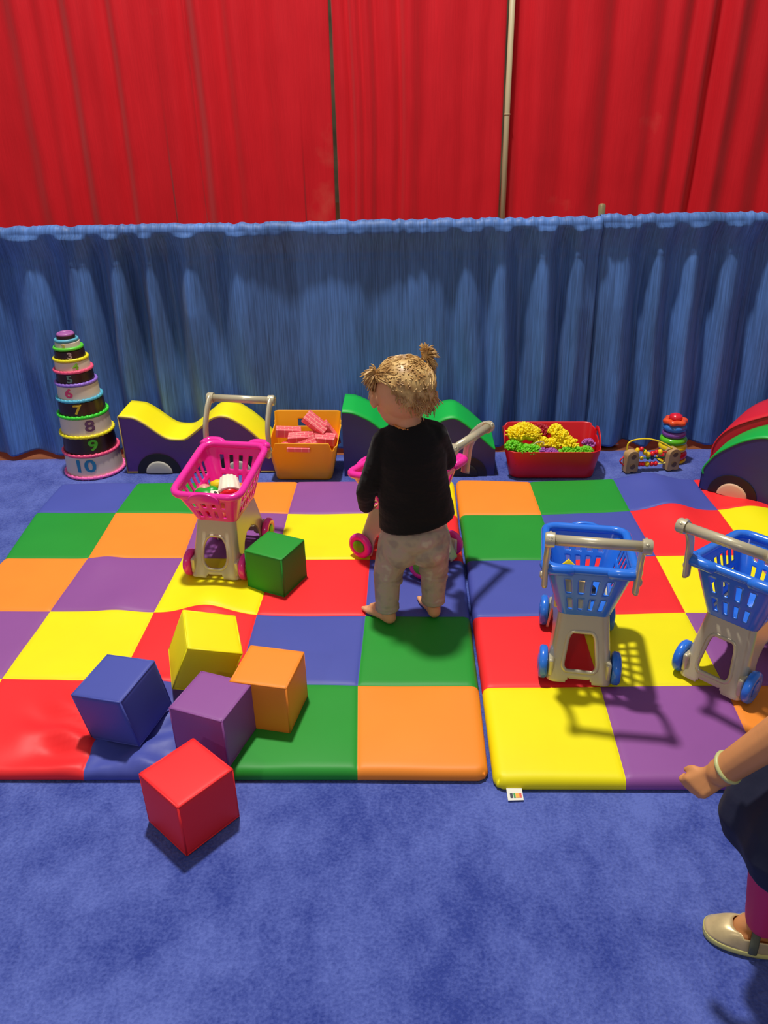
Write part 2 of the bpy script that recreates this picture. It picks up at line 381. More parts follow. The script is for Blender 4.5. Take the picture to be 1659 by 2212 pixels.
# ------------------------------------------------------------------ quilted mats
ORDER = 'BGOPYR'
LG = [[(-1.515, -.003), (-1.212, -.002), (-.91, -.001), (-.60, .002), (-.293, .004), (-.004, .004)],
      [(-1.54, .322), (-1.238, .321), (-.925, .312), (-.617, .303), (-.308, .296), (-.003, .293)],
      [(-1.535, .625), (-1.23, .623), (-.922, .62), (-.617, .604), (-.303, .599), (-.005, .597)],
      [(-1.504, .926), (-1.224, .924), (-.911, .92), (-.607, .915), (-.303, .912), (-.005, .908)],
      [(-1.53, 1.243), (-1.234, 1.241), (-.93, 1.235), (-.609, 1.228), (-.300, 1.226), (-.007, 1.216)],
      [(-1.53, 1.49), (-1.228, 1.49), (-.92, 1.493), (-.607, 1.495), (-.305, 1.498), (-.006, 1.50)]]
RG = [[(.010, -.02), (.295, -.018), (.60, -.016), (.905, -.01), (1.21, -.005), (1.515, 0)],
      [(.009, .288), (.303, .295), (.613, .301), (.92, .305), (1.225, .31), (1.53, .312)],
      [(.006, .595), (.305, .605), (.611, .618), (.92, .622), (1.225, .625), (1.53, .63)],
      [(.007, .905), (.298, .905), (.611, .931), (.915, .935), (1.22, .94), (1.525, .94)],
      [(.004, 1.213), (.288, 1.211), (.603, 1.239), (.91, 1.24), (1.215, 1.24), (1.52, 1.24)],
      [(.004, 1.504), (.282, 1.485), (.60, 1.505), (.901, 1.497), (1.2, 1.49), (1.5, 1.48)]]
LROW = ['YRBGO', 'PYRBG', 'OPYRB', 'GOPYR', 'BGOPY']
RROW = ['YPOGB', 'RYPOG', 'BRYPO', 'GBRYP', 'OGBRY']
MK = 'YRBGOP'
def zl(x, y):
    z = .034 * exp(-((x + .765) / .085) ** 2 - ((y - .64) / .10) ** 2)
    z += .010 * exp(-((x + 1.03) / .06) ** 2 - ((y - .66) / .07) ** 2) + .012 * exp(-((x + 1.16) / .05) ** 2 - ((y - .87) / .08) ** 2)
    d = hypot(x + .85, y - .06)
    if y < .33 and d < .5:                                   # crumpled vinyl beside and under the blue cube
        a = atan2(y - .06, x + .85)
        z += .016 * exp(-((d - .17) / .08) ** 2) * sin(a * 9 + 2.5 * noise.noise((x * 6, y * 6, 0))) 
        z += .028 * noise.noise((x * 11, y * 15, 2)) * exp(-((x + .80) / .17) ** 2 - ((y - .05) / .08) ** 2)
        z += .012 * sin((x * .75 + y * .65) * 46 + 2 * noise.noise((x * 4, y * 4, 1))) * exp(-((x + 1.0) / .10) ** 2 - ((y - .16) / .13) ** 2)
    z += .0035 * noise.noise((x * 5, y * 5, 0))
    return z
def zr(x, y):
    z = .030 * exp(-((x - .745) / .075) ** 2 - ((y - 1.24) / .16) ** 2) + .028 * exp(-((x - .72) / .09) ** 2 - ((y - 1.48) / .10) ** 2)
    z += .020 * exp(-((x - 1.02) / .08) ** 2 - ((y - 1.22) / .10) ** 2)
    z += .003 * noise.noise((x * 5, y * 5, 3))
    return z
def quilt(name, G, rows, zf, label, H=.031):
    ts = [0, .012, .032, .06, .095, .135, .18, .225, .27, .315, .36, .405, .45, .5, .55, .595, .64, .685, .73, .775, .82, .865, .905, .94, .968, .988]
    P = [(i, t) for i in range(5) for t in ts] + [(4, 1.0)]
    n = len(P); bm = bmesh.new(); grid = {}
    def edge_t(i, t): return min(i + t, 5 - i - t) * .305
    for b, (j, tj) in enumerate(P):
        for a, (i, ti) in enumerate(P):
            c00, c10, c01, c11 = G[j][i], G[j][i + 1], G[j + 1][i], G[j + 1][i + 1]
            x, y = [(c00[k] * (1 - ti) + c10[k] * ti) * (1 - tj) + (c01[k] * (1 - ti) + c11[k] * ti) * tj for k in (0, 1)]
            ex, ey = edge_t(i, ti), edge_t(j, tj)
            r = .020
            z = H; k = 1.0
            if ex < r or ey < r:
                dx, dy = max(0, 1 - ex / r), max(0, 1 - ey / r); dd = min(1, sqrt(dx * dx + dy * dy))
                z = H * (.62 + .38 * sqrt(1 - dd * dd)); k = .5
                if ex < r and ey < r:                        # round the corner off
                    cxm, cym = sum(G[jj][ii][0] for jj in (0, 5) for ii in (0, 5)) / 4, sum(G[jj][ii][1] for jj in (0, 5) for ii in (0, 5)) / 4
                    q = .007 * dx * dy; x += q if x < cxm else -q; y += q if y < cym else -q
            puff = .0035 * (sin(pi * ti) * sin(pi * tj)) ** .5 if 0 < ti < 1 and 0 < tj < 1 else 0
            seam = 0
            if 0 < i + ti < 5: seam = max(seam, exp(-(min(ti, 1 - ti) * .305 / .004) ** 2))
            if 0 < j + tj < 5: seam = max(seam, exp(-(min(tj, 1 - tj) * .305 / .004) ** 2))
            z += puff - .0032 * seam + zf(x, y) * min(1, (min(ex, ey) + .01) / .03)
            grid[a, b] = bm.verts.new((x, y, max(z, .012)))
    for b in range(n - 1):
        for a in range(n - 1):
            f = bm.faces.new((grid[a, b], grid[a + 1, b], grid[a + 1, b + 1], grid[a, b + 1]))
            f.material_index = MK.index(rows[P[b][0]][P[a][0]])
    # skirt: bulging rolled side down to the carpet
    ring = [(a, 0) for a in range(n - 1)] + [(n - 1, b) for b in range(n - 1)] + [(a, n - 1) for a in range(n - 1, 0, -1)] + [(0, b) for b in range(n - 1, 0, -1)]
    cx = sum(G[j][i][0] for j in (0, 5) for i in (0, 5)) / 4; cy = sum(G[j][i][1] for j in (0, 5) for i in (0, 5)) / 4
    prev = [grid[r] for r in ring]; cols = []
    for k, r in enumerate(ring):
        a, b = r; cols.append(MK.index(rows[P[min(b, n - 2)][0]][P[min(a, n - 2)][0]]))
    for (of, zz) in ((.0025, .55), (.002, .25), (-.004, .03)):
        cur = []
        for k, r in enumerate(ring):
            v = grid[r].co; a, b = r
            ox = -of if a == 0 else (of if a == n - 1 else 0); oy = -of if b == 0 else (of if b == n - 1 else 0)
            cur.append(bm.verts.new((v.x + ox, v.y + oy, max(.001, v.z * zz))))
        for k in range(len(ring)):
            q = (k + 1) % len(ring); f = bm.faces.new((prev[k], cur[k], cur[q], prev[q])); f.material_index = cols[k]
        prev = cur
    bm.faces.new(prev)
    o = obj(name, bm, [V[c] for c in MK])
    return tag(o, label, 'play mat', 'patchwork vinyl floor mats')
quilt('patchwork_mat', LG, LROW, zl, 'left patchwork vinyl mat carrying the pile of coloured cubes')
mr = quilt('patchwork_mat', RG, RROW, zr, 'right patchwork vinyl mat carrying the two blue carts')
bm = bmesh.new(); M = Matrix.Translation((.052, -.036, .006)) @ Matrix.Rotation(.05, 4, 'Z') @ Matrix.Rotation(.2, 4, 'X')
add_box(bm, (0, 0, 0), (.034, .03, .0012), M)
tg = obj('care_tag', bm, mat('white_tag', (236, 234, 224), .6), mr, smooth=False); tg['label'] = 'small white tag with a printed mark'
for k, (c, w) in enumerate((((50, 60, 70), .006), ((60, 160, 70), .004), ((250, 180, 60), .008), ((230, 90, 80), .005))):
    bm = bmesh.new(); add_box(bm, (-.008 + k * .0065, -.004, .0009), (w, .011, .0006), M); obj('printed_mark', bm, mat('tag_ink%d' % k, c, .6), tg, smooth=False)

# ------------------------------------------------------------------ foam cubes
def foam_cube(key, c, rot, s, label):
    bm = bmesh.new(); n = 18; h = s / 2
    def g(t): return math.copysign(1 - (1 - abs(t)) ** 1.6, t)        # denser near the seams
    for ax in range(3):
        for sg in (-1, 1):
            Gd = {}
            for a in range(n + 1):
                for b in range(n + 1):
                    p, q = g(-1 + 2 * a / n), g(-1 + 2 * b / n)
                    ea, eb = 1 - abs(p), 1 - abs(q); e = min(ea, eb)
                    out = h * (1 + .022 * (1 - p * p) * (1 - q * q))
                    r = .055
                    sh = 0.0
                    if e < r: sh = .035 * (1 - sqrt(max(0, 1 - (1 - e / r) ** 2)))
                    pip = .016 * exp(-((e - .012) / .012) ** 2)      # sewn seam ridge
                    v = [0, 0, 0]; v[ax] = sg * out * (1 - sh) + sg * h * pip * .55
                    v[(ax + 1) % 3] = p * h * (1 - (.035 if ea < 1e-6 else 0) * 0) ; v[(ax + 2) % 3] = q * h
                    pinch = 1 - .028 * (1 - abs(q)) * (abs(p) ** 6) - .0
                    L = sorted([abs(p), abs(q)])
                    k = 1 - .03 * (max(0, L[0] - .5) / .5) ** 2 * L[1] ** 4 * 0
                    Gd[a, b] = bm.verts.new(Vector(v) * k + Vector((0, 0, 0)))
            for a in range(n):
                for b in range(n): bm.faces.new((Gd[a, b], Gd[a + 1, b], Gd[a + 1, b + 1], Gd[a, b + 1]))
    # round every edge by pulling points to a superellipse box
    for v in bm.verts:
        x, y, z = [w / h for w in v.co]; pn = 26
        m_ = (abs(x) ** pn + abs(y) ** pn + abs(z) ** pn) ** (1 / pn)
        mx = max(abs(x), abs(y), abs(z))
        v.co *= mx / m_
    bmesh.ops.remove_doubles(bm, verts=bm.verts, dist=.0012)
    o = obj('foam_cube', bm, V[key]); o.location = c; o.rotation_euler = rot
    sm = bmesh.new(); a = h * .966
    for z in (-1, 1):
        lp = [(-a, -a, z * a), (a, -a, z * a), (a, a, z * a), (-a, a, z * a)]
        tube(sm, [Vector(p) * (1.0 + .006 * 0) for q in range(4) for p in (lp[q], [(x * .999 + y * .001) for x, y in zip(lp[q], lp[(q + 1) % 4])], [(x + y) / 2 for x, y in zip(lp[q], lp[(q + 1) % 4])])], .0026, n=6, closed=True)
    for x in (-1, 1):
        for y in (-1, 1): tube(sm, [(x * a, y * a, -a), (x * a, y * a, a)], .0022, n=6)
    obj('seam_piping', sm, V[key], o)
    return tag(o, label, 'cube', 'soft foam cubes')
foam_cube('R', (-.636, -.105, .070), (0, 0, -.71), .138, 'red vinyl foam cube standing alone on the carpet')
foam_cube('O', (-.511, .197, .100), (0, 0, -.188), .139, 'orange vinyl foam cube right of the purple and yellow cubes')
foam_cube('P', (-.624, .097, .098), (0, 0, -.33), .137, 'purple vinyl foam cube in the middle of the pile')
foam_cube('Y', (-.690, .305, .128), (.166, .376, .36), .139, 'yellow vinyl foam cube tilted on a hump of the mat')
foam_cube('B', (-.849, .144, .112), (.10, -.12, -.33), .140, 'blue vinyl foam cube leaning on the crumpled mat')
foam_cube('G', (-.580, .775, .098), (0, 0, -.43), .131, 'green vinyl foam cube beside the pink cart')

# ------------------------------------------------------------------ shopping carts
def sd_rr(x, y, cx, cy, hx, hy, r):
    qx, qy = abs(x - cx) - hx + r, abs(y - cy) - hy + r
    return min(max(qx, qy), 0) + hypot(max(qx, 0), max(qy, 0)) - r
def chassis_sdf(k, s, v):
    if k == 0:                                               # rear: wide window with rounded shoulders, arch cut below
        w = .66 - .16 * v; return min(sd_rr(s * 1.0, v * 1.6, 0, .72, w, .46, .22), sd_rr(s, v * 1.6, 0, -.02, .45, .12, .1))
    if k == 2: return min(sd_rr(s, v * 1.6, 0, .70, .62, .46, .42), sd_rr(s, v * 1.6, 0, -.02, .35, .12, .1))
    return sd_rr(s, v * 1.6, 0, .30, .56, .62, .45)
def slot_hole(k, s, v):
    rows = ((.17, .42), (.50, .80)); ok = any(a < v < b for a, b in rows)
    if not ok: return False
    n = 4 if k in (0, 2) else 6; lim = .74 if k in (0, 2) else .80
    if abs(s) > lim: return False
    t = (s + lim) / (2 * lim) * n; fr = t - int(t)
    return .24 < fr < .76
def make_cart(col, hubm, label):
    root = empty('toy_shopping_cart', (0, 0, 0), label=label, cat='toy cart', group='toy shopping carts')
    # chassis
    bm, P = shell(dict(x0=-.078, x1=.078, y0=-.034, y1=.262, r=.018, z=.010), dict(x0=-.058, x1=.058, y0=.020, y1=.205, r=.016, z=.185), 128, 26, sdf=chassis_sdf, floor=False)
    o = obj('chassis', bm, SILV, root); solidify(o, .006); bevel(o, .0016, 2)
    bm = bmesh.new()                                         # raised frames round the windows
    def ringpts(k, cx, cy, hx, hy, r, n=40):
        pts = []
        for i in range(n):
            u = i / n; x, y, _, _ = rrect(u, cx - hx, cx + hx, cy - hy, cy + hy, r)
            s, v = x, y / 1.6
            if k == 0: s = x * (1 - .22 * v)
            pts.append(P((k + (s + 1) / 2) / 4, v))
        return pts
    tube(bm, ringpts(0, 0, .72, .66, .46, .22), .0058, n=8, closed=True); obj('window_frame', bm, SILV, root)
    bm = bmesh.new(); tube(bm, ringpts(2, 0, .70, .62, .46, .42), .0055, n=8, closed=True); obj('window_frame', bm, SILV, root)
    for y in (-.014, .242):
        for x in (-1, 1):
            bm = bmesh.new(); add_box(bm, (x * .070, y, .045), (.014, .034, .05)); fo = obj('axle_mount', bm, SILV, root); bevel(fo, .005, 3)
    # axles and wheels
    for y in (0.0, .23):
        for s in (-1, 1):
            bm = bmesh.new(); tube(bm, [(s * .066, y, .042), (s * .092, y, .042)], .006); obj('axle', bm, SILV, root)
            bm = bmesh.new(); M = Matrix.Translation((s * .089, y, .042)) @ Matrix.Rotation(s * pi / 2, 4, 'Y')
            lathe(bm, [(0, -.011), (.030, -.011), (.038, -.010), (.042, -.005), (.042, .005), (.038, .010), (.028, .011), (.024, .008), (0, .008)], 32, M)
            w = obj('wheel', bm, col, root, angle=50)
            bm = bmesh.new(); lathe(bm, [(0, .008), (.021, .008), (.021, .0115), (.016, .0135), (0, .0145)], 24, M); obj('hub', bm, hubm, w, angle=50)
    # basket
    def ztop(k, s, x, y): return .335 - .045 * max(0, min(1, (y + .03) / .3))
    bm, PB = shell(dict(x0=-.062, x1=.062, y0=.018, y1=.205, r=.02, z=.178), dict(x0=-.104, x1=.104, y0=-.024, y1=.262, r=.035, z=ztop), 152, 25, hole=slot_hole)
    o = obj('basket', bm, col, root); solidify(o, .0035)
    bm = bmesh.new(); N = 72
    rim = [PB(i / N, 1.0) for i in range(N)]
    tube(bm, rim, .0115, n=12, closed=True, up=(0, 0, 1))
    ri = obj('rim', bm, col, root)
    bm = bmesh.new()                                         # thicker rear shoulders where the handle is clipped on
    for s in (-1, 1):
        bm = bmesh.new(); tube(bm, smooth_path([(s * .105, -.010, .335), (s * .095, -.034, .338), (s * .060, -.036, .338), (s * .046, -.028, .332)], 5), .0135, n=12); obj('rim_shoulder', bm, col, root)
    bm = bmesh.new()                                         # half-round lip on the front
    pts = [(.048 * cos(a), .276 + .002 * 0, .282 + .024 * sin(a)) for a in [pi * i / 14 for i in range(15)]] + [(-.048, .276, .272), (.048, .276, .272)]
    vs = [bm.verts.new(p) for p in pts]; f = bm.faces.new(vs); r = bmesh.ops.extrude_face_region(bm, geom=[f])
    bmesh.ops.translate(bm, verts=[v for v in r['geom'] if isinstance(v, bmesh.types.BMVert)], vec=(0, -.012, 0))
    lp = obj('front_badge', bm, col, root); bevel(lp, .003, 3)
    # handle
    arms = []
    for s in (-1, 1):
        bm = bmesh.new()
        p = smooth_path([(s * .104, -.034, .292), (s * .106, -.038, .345), (s * .104, -.046, .39), (s * .102, -.068, .430), (s * .1, -.098, .457), (s * .1, -.118, .455)], 5)
        tube(bm, p, [.0150] * (len(p) - 3) + [.0155, .0165, .0165], n=10, up=(1, 0, 0))
        for v in bm.verts: v.co.x = s * (.103 + (v.co.x * s - .103) * .5)
        arm = obj('handle_arm', bm, SILV, root)
        bm = bmesh.new(); M = Matrix.Translation((s * .104, -.030, .318)) @ Matrix.Rotation(s * pi / 2, 4, 'Y'); lathe(bm, [(0, 0), (.010, 0), (.010, .009), (.006, .012), (0, .012)], 16, M)
        obj('clip', bm, SILV, arm, angle=40)
    bm = bmesh.new(); tube(bm, [(-.096, -.108, .457), (.096, -.108, .457)], .0122, n=16)
    hb = obj('handle_bar', bm, SILV, root)
    for s in (-1, 1):
        bm = bmesh.new(); M = Matrix.Translation((s * .104, -.108, .457)) @ Matrix.Rotation(s * pi / 2, 4, 'Y'); lathe(bm, [(0, -.012), (.0168, -.012), (.0175, .004), (.015, .009), (.009, .009), (.008, .006), (0, .006)], 20, M)
        obj('end_cap', bm, SILV, hb, angle=40)
    return root
HB = mat('blue_hub', (50, 112, 220), .3, coat=.3); HG = mat('green_hub', (100, 186, 20), .35)
def place(root, x, y, ang, z=.034):
    root.location = (x, y, z); root.rotation_euler = (0, 0, ang - pi / 2)
blue1 = make_cart(CBLU, HB, 'blue toy cart with a yellow shape in it, seen straight from behind')
place(blue1, .250, .322, radians(81))
blue2 = copy_tree(blue1); blue2['label'] = 'blue toy cart cut by the right edge of the photo, turned sideways'
place(blue2, .585, .300, radians(46), .033)
pink1 = make_cart(PINK, HG, 'pink toy cart holding play food, standing left of the green cube')
place(pink1, -.732, 1.035, radians(-98.9), .035)
pink2 = copy_tree(pink1); pink2['label'] = 'pink toy cart the toddler in black is pushing'
place(pink2, -.092, .862, radians(146), .036)

def in_cart(root, p): return root.matrix_basis @ Vector(p)
# play food in the pink cart
GP = mat('green_plastic', (30, 160, 40), .35); WP = mat('white_plastic', (244, 238, 214), .35); RP = mat('red_plastic', (236, 30, 44), .3); YP = mat('yellow_plastic', (250, 206, 20), .35)
TP = mat('tan_plastic', (236, 196, 118), .5); OP = mat('orange_plastic', (244, 90, 34), .35); PP = mat('purple_plastic', (130, 70, 160), .3); BP = mat('light_blue_plastic', (60, 130, 214), .3)
def cupcake(root, p, rot, label):
    t = empty('toy_cupcake', in_cart(root, p), rot=rot, label=label, cat='toy food')
    bm = bmesh.new(); n = 48; rings = []
    for r, z in ((.0, -.03), (.026, -.03), (.036, .02), (.036, .024), (.0, .024)):
        rings.append([bm.verts.new(((r + (.0016 if k % 4 < 2 and .001 < r else 0)) * cos(2 * pi * k / n), (r + (.0016 if k % 4 < 2 and .001 < r else 0)) * sin(2 * pi * k / n), z)) for k in range(n)])
    for a, b in zip(rings, rings[1:]):
        for k in range(n): bm.faces.new((a[k], a[(k + 1) % n], b[(k + 1) % n], b[k]))
    obj('paper_case', bm, WP, t)
    bm = bmesh.new(); lathe(bm, [(0, .024), (.030, .024), (.033, .028), (.029, .036), (.018, .042), (0, .044)], 32); obj('frosting', bm, RP, t)
    return t
cupcake(pink1, (-.036, .155, .272), (radians(122), radians(0), radians(12)), 'white fluted toy cupcake with red top lying in the pink cart')
bm = bmesh.new(); ell(bm, (0, 0, 0), (.034, .030, .026)); ell(bm, (.016, .014, .008), (.022, .02, .02)); ell(bm, (-.018, .01, .006), (.02, .02, .018))
o = sculpt('toy_pepper', bm, GP, None, .003, 4); o.location = in_cart(pink1, (.032, .178, .247)); tag(o, 'green toy pepper in the pink cart', 'toy food')
t = empty('toy_squash', in_cart(pink1, (.006, .120, .262)), rot=(0, radians(80), radians(8)), label='yellow and green toy squash behind the toy pepper in the pink cart', cat='toy food')
bm = bmesh.new(); lathe(bm, [(0, -.03), (.015, -.028), (.018, -.01), (.014, .012)], 20); obj('squash_body', bm, YP, t)
bm = bmesh.new(); lathe(bm, [(.014, .012), (.015, .02), (.013, .034), (0, .038)], 20); obj('squash_end', bm, GP, t)
bm = bmesh.new(); add_box(bm, (0, 0, 0), (.026, .026, .026)); o = obj('toy_dice', bm, WP); bevel(o, .004, 3); o.location = in_cart(pink1, (-.004, .198, .262)); o.rotation_euler = (.3, .2, .5); tag(o, 'small white toy block with a dot in the pink cart', 'toy block')
bm = bmesh.new(); lathe(bm, [(0, .0132), (.005, .0132), (.005, .0142), (0, .0142)], 12); obj('dot', bm, BLACKV, o)
for nm, sz, p, m, lb in (('toy_tomato', (.024, .024, .021), (.034, .17, .205), RP, 'red toy tomato low in the pink cart'), ('toy_bread', (.022, .042, .02), (-.008, .172, .204), TP, 'cream toy bread roll low in the pink cart'), ('toy_carrot', (.014, .045, .014), (-.043, .15, .200), OP, 'orange toy carrot low on one side of the pink cart'), ('toy_onion', (.023, .023, .023), (.062, .12, .235), mat('pale_pink_plastic', (230, 150, 140), .4), 'pale pink toy onion against the pink cart side')):
    bm = bmesh.new(); ell(bm, (0, 0, 0), sz); o = obj(nm, bm, m); o.location = in_cart(pink1, p); o.rotation_euler = (0, 0, .4); tag(o, lb, 'toy food')
# blue cart content
t = empty('toy_sandwich', in_cart(blue1, (-.048, .045, .245)), rot=(radians(75), 0, radians(-10)), label='tan toy bread slice with yellow cheese, upright in the blue cart', cat='toy food')
bm = bmesh.new(); add_box(bm, (.018, -.02, 0), (.088, .075, .012)); o = obj('bread_slice', bm, TP, t); bevel(o, .005, 3)
bm = bmesh.new()
vs = [bm.verts.new(p) for p in ((-.045, .028, .008), (.05, .028, .008), (0, .072, .008))]; bm.faces.new(vs); r = bmesh.ops.extrude_face_region(bm, geom=list(bm.faces)); bmesh.ops.translate(bm, verts=[v for v in r['geom'] if isinstance(v, bmesh.types.BMVert)], vec=(0, 0, .008))
o = obj('cheese', bm, mat('cheese_plastic', (252, 216, 10), .35), t); bevel(o, .002, 2)
bm = bmesh.new(); add_box(bm, (0, 0, 0), (.03, .02, .06)); o = obj('toy_block', bm, mat('black_toy', (26, 26, 34), .4)); bevel(o, .006, 3); o.location = in_cart(blue1, (.0, .09, .2)); o.rotation_euler = (0, 1.57, .3); tag(o, 'dark toy block on the floor of the blue cart with the sandwich', 'toy block')
bm = bmesh.new(); ell(bm, (0, 0, 0), (.03, .034, .026)); o = obj('toy_lettuce', bm, GP); o.location = in_cart(pink2, (.045, .14, .21)); tag(o, 'green toy vegetable inside the pink cart the toddler pushes', 'toy food')

# ------------------------------------------------------------------ foam wave climbers
def catmull(P, n=5): return [(p.x, p.y) for p in smooth_path([(a, b, 0) for a, b in P], n)]
def climber(name, prof, depth, origin, ang, side_m, top_m, wheels, label, piping=None, lift=0, hubm=None):
    """prof: list (s,z) along the front face; depth goes away from viewer"""
    t = empty(name, (*origin, lift), rz=ang, label=label, cat='foam climber')
    pr = catmull(prof)
    bm = bmesh.new(); D = depth
    for y in (0, D):
        top = [bm.verts.new((s, y, z - .003)) for s, z in pr]; bot = [bm.verts.new((s, y, .002)) for s, z in pr]
        for i in range(len(pr) - 1): bm.faces.new((bot[i], bot[i + 1], top[i + 1], top[i]))
    for (s, z) in (pr[0], pr[-1]):
        v = [bm.verts.new(q) for q in ((s, 0, .002), (s, D, .002), (s, D, z - .003), (s, 0, z - .003))]; bm.faces.new(v)
    v = [bm.verts.new(q) for q in ((pr[0][0], 0, .002), (pr[0][0], D, .002), (pr[-1][0], D, .002), (pr[-1][0], 0, .002))]; bm.faces.new(v)
    bmesh.ops.remove_doubles(bm, verts=bm.verts, dist=.0008)
    obj('foam_body', bm, side_m, t, angle=40)
    bm = bmesh.new(); nd = 6; rows = []
    for k in range(nd + 1):
        y = -.002 + (D + .004) * k / nd; rows.append([bm.verts.new((s, y, z + .002 * sin(pi * k / nd))) for s, z in pr])
    for a, b in zip(rows, rows[1:]):
        for i in range(len(pr) - 1): bm.faces.new((a[i], a[i + 1], b[i + 1], b[i]))
    o = obj('top_cover', bm, top_m, t); solidify(o, .006, -1)
    if piping:
        bm = bmesh.new(); tube(bm, [(s, -.003, z - .001) for s, z in pr], .0028, n=6); tube(bm, [(pr[0][0], -.002, .003), (pr[0][0], -.002, pr[0][1])], .0025, n=6)
        tube(bm, [(pr[0][0], -.002, .005), (pr[-1][0], -.002, .005)], .0022, n=6)
        obj('piping', bm, piping, t)
    for (cx, R, r) in wheels:
        bm = bmesh.new(); n = 24
        for y in (-.0045, -.0005):
            c = bm.verts.new((cx, y, .004)); vs = [bm.verts.new((cx + R * cos(pi * i / n), y, .004 + R * .93 * sin(pi * i / n))) for i in range(n + 1)]
            for i in range(n): bm.faces.new((c, vs[i], vs[i + 1]))
        vv = list(bm.verts); h = n + 2
        for i in range(1, n + 1): bm.faces.new((vv[i], vv[i + 1], vv[h + i + 1], vv[h + i]))
        w = obj('tire', bm, BLACKV, t, angle=40)
        bm = bmesh.new()
        for i in range(n + 1): pass
        rows = []
        for (q, yy) in ((1.0, -.0045), (1.0, -.007), (.85, -.0095), (.4, -.011), (.01, -.0112)):
            rows.append([bm.verts.new((cx + r * q * cos(pi * i / n), yy, .004 + r * q * .93 * sin(pi * i / n))) for i in range(n + 1)])
        for a, b in zip(rows, rows[1:]):
            for i in range(n): bm.faces.new((a[i], a[i + 1], b[i + 1], b[i]))
        obj('hubcap', bm, hubm or mat('grey_hubcap', (186, 182, 170), .5), w)
    return t
w1 = [(-1.317, .246), (-1.279, .242), (-1.252, .236), (-1.217, .214), (-1.17, .175), (-1.145, .157), (-1.12, .148), (-1.072, .147), (-1.042, .163), (-.983, .209), (-.956, .230), (-.922, .243), (-.888, .240), (-.853, .222), (-.811, .190), (-.771, .150), (-.735, .105), (-.718, .09)]
climber('foam_wave_climber', w1, .178, (0, 1.64), 0, mat('purple_foam_vinyl', (96, 56, 138), .5, bump=.3, bscale=7, bdist=.02, vary=.06), V['Y'], [(-1.186, .088, .053), (-.862, .088, .053)], 'purple foam wave climber with yellow top behind the pink cart', piping=mat('gold_piping', (190, 160, 90), .5))
w2 = [(-.434, .273), (-.405, .271), (-.377, .263), (-.325, .236), (-.28, .20), (-.225, .165), (-.16, .168), (-.10, .20), (-.05, .235), (-.005, .245), (.031, .228), (.085, .183), (.141, .13), (.16, .115)]
climber('foam_wave_climber', w2, .20, (0, 1.60), 0, mat('navy_foam_vinyl', (48, 50, 116), .5, bump=.2, bscale=7, bdist=.02), mat('bright_green_vinyl', (10, 178, 66), .5), [(-.31, .085, .05), (.045, .085, .05)], 'navy foam wave climber with green top directly behind the toddler in black', hubm=BLACKV)
NV = MATS['navy_foam_vinyl']; GV = MATS['bright_green_vinyl']
A3 = -atan2(.596, .803)
w3 = [(-.002, .055), (-.006, .075), (.008, .108), (.036, .150), (.10, .206), (.165, .240), (.21, .243), (.27, .215), (.33, .18), (.40, .16), (.47, .18), (.55, .22), (.60, .22)]
w3 = [(s, z + .006) for s, z in w3]
climber('foam_wave_climber', w3, .15, (.90, 1.406), A3, NV, GV, [(.113, .086, .053), (.46, .085, .05)], 'navy foam wave climber with green top resting on the right mat', lift=.032, hubm=mat('beige_hubcap', (228, 182, 146), .5))
w4 = [(-.02, .03), (-.03, .09), (-.015, .145), (.02, .190), (.06, .222), (.11, .252), (.17, .282), (.24, .30), (.31, .29), (.38, .25), (.45, .22), (.55, .22)]
mat('deep_red_vinyl', (226, 28, 48), .5)
climber('foam_wave_climber', w4, .30, (.90 + .596 * .165, 1.406 + .803 * .165), A3, mat('deep_red_vinyl', (226, 28, 48), .5), MATS['deep_red_vinyl'], [], 'red foam climber with rounded end behind the navy and green climber', lift=.032)

# ------------------------------------------------------------------ stacking cake tower
cup_z = [(.120, .011), (.111, .102), (.105, .180), (.096, .258), (.086, .322), (.077, .384), (.071, .433), (.0615, .476), (.0505, .517), (.038, .546)]
rim_c = [(255, 110, 180), (246, 84, 130), (236, 222, 20), (60, 214, 50), (80, 176, 206), (150, 110, 214), (240, 84, 124), (240, 226, 30), (90, 206, 50), (92, 170, 196)]
num_c = {10: (40, 132, 172), 9: (90, 200, 40), 8: (110, 66, 100), 7: (222, 182, 30), 6: (232, 70, 120), 5: (110, 150, 130), 4: (130, 200, 50), 3: (180, 150, 150), 2: (220, 200, 80), 1: (60, 40, 50)}
CREAM = mat('cream_plastic', (226, 208, 190), .4); CHOC = mat('chocolate_plastic', (52, 28, 22), .3)
num_ang = {10: -5, 9: 22, 8: 24, 7: 4, 6: -12, 5: -2, 4: 25, 3: 14, 2: -4, 1: 5}
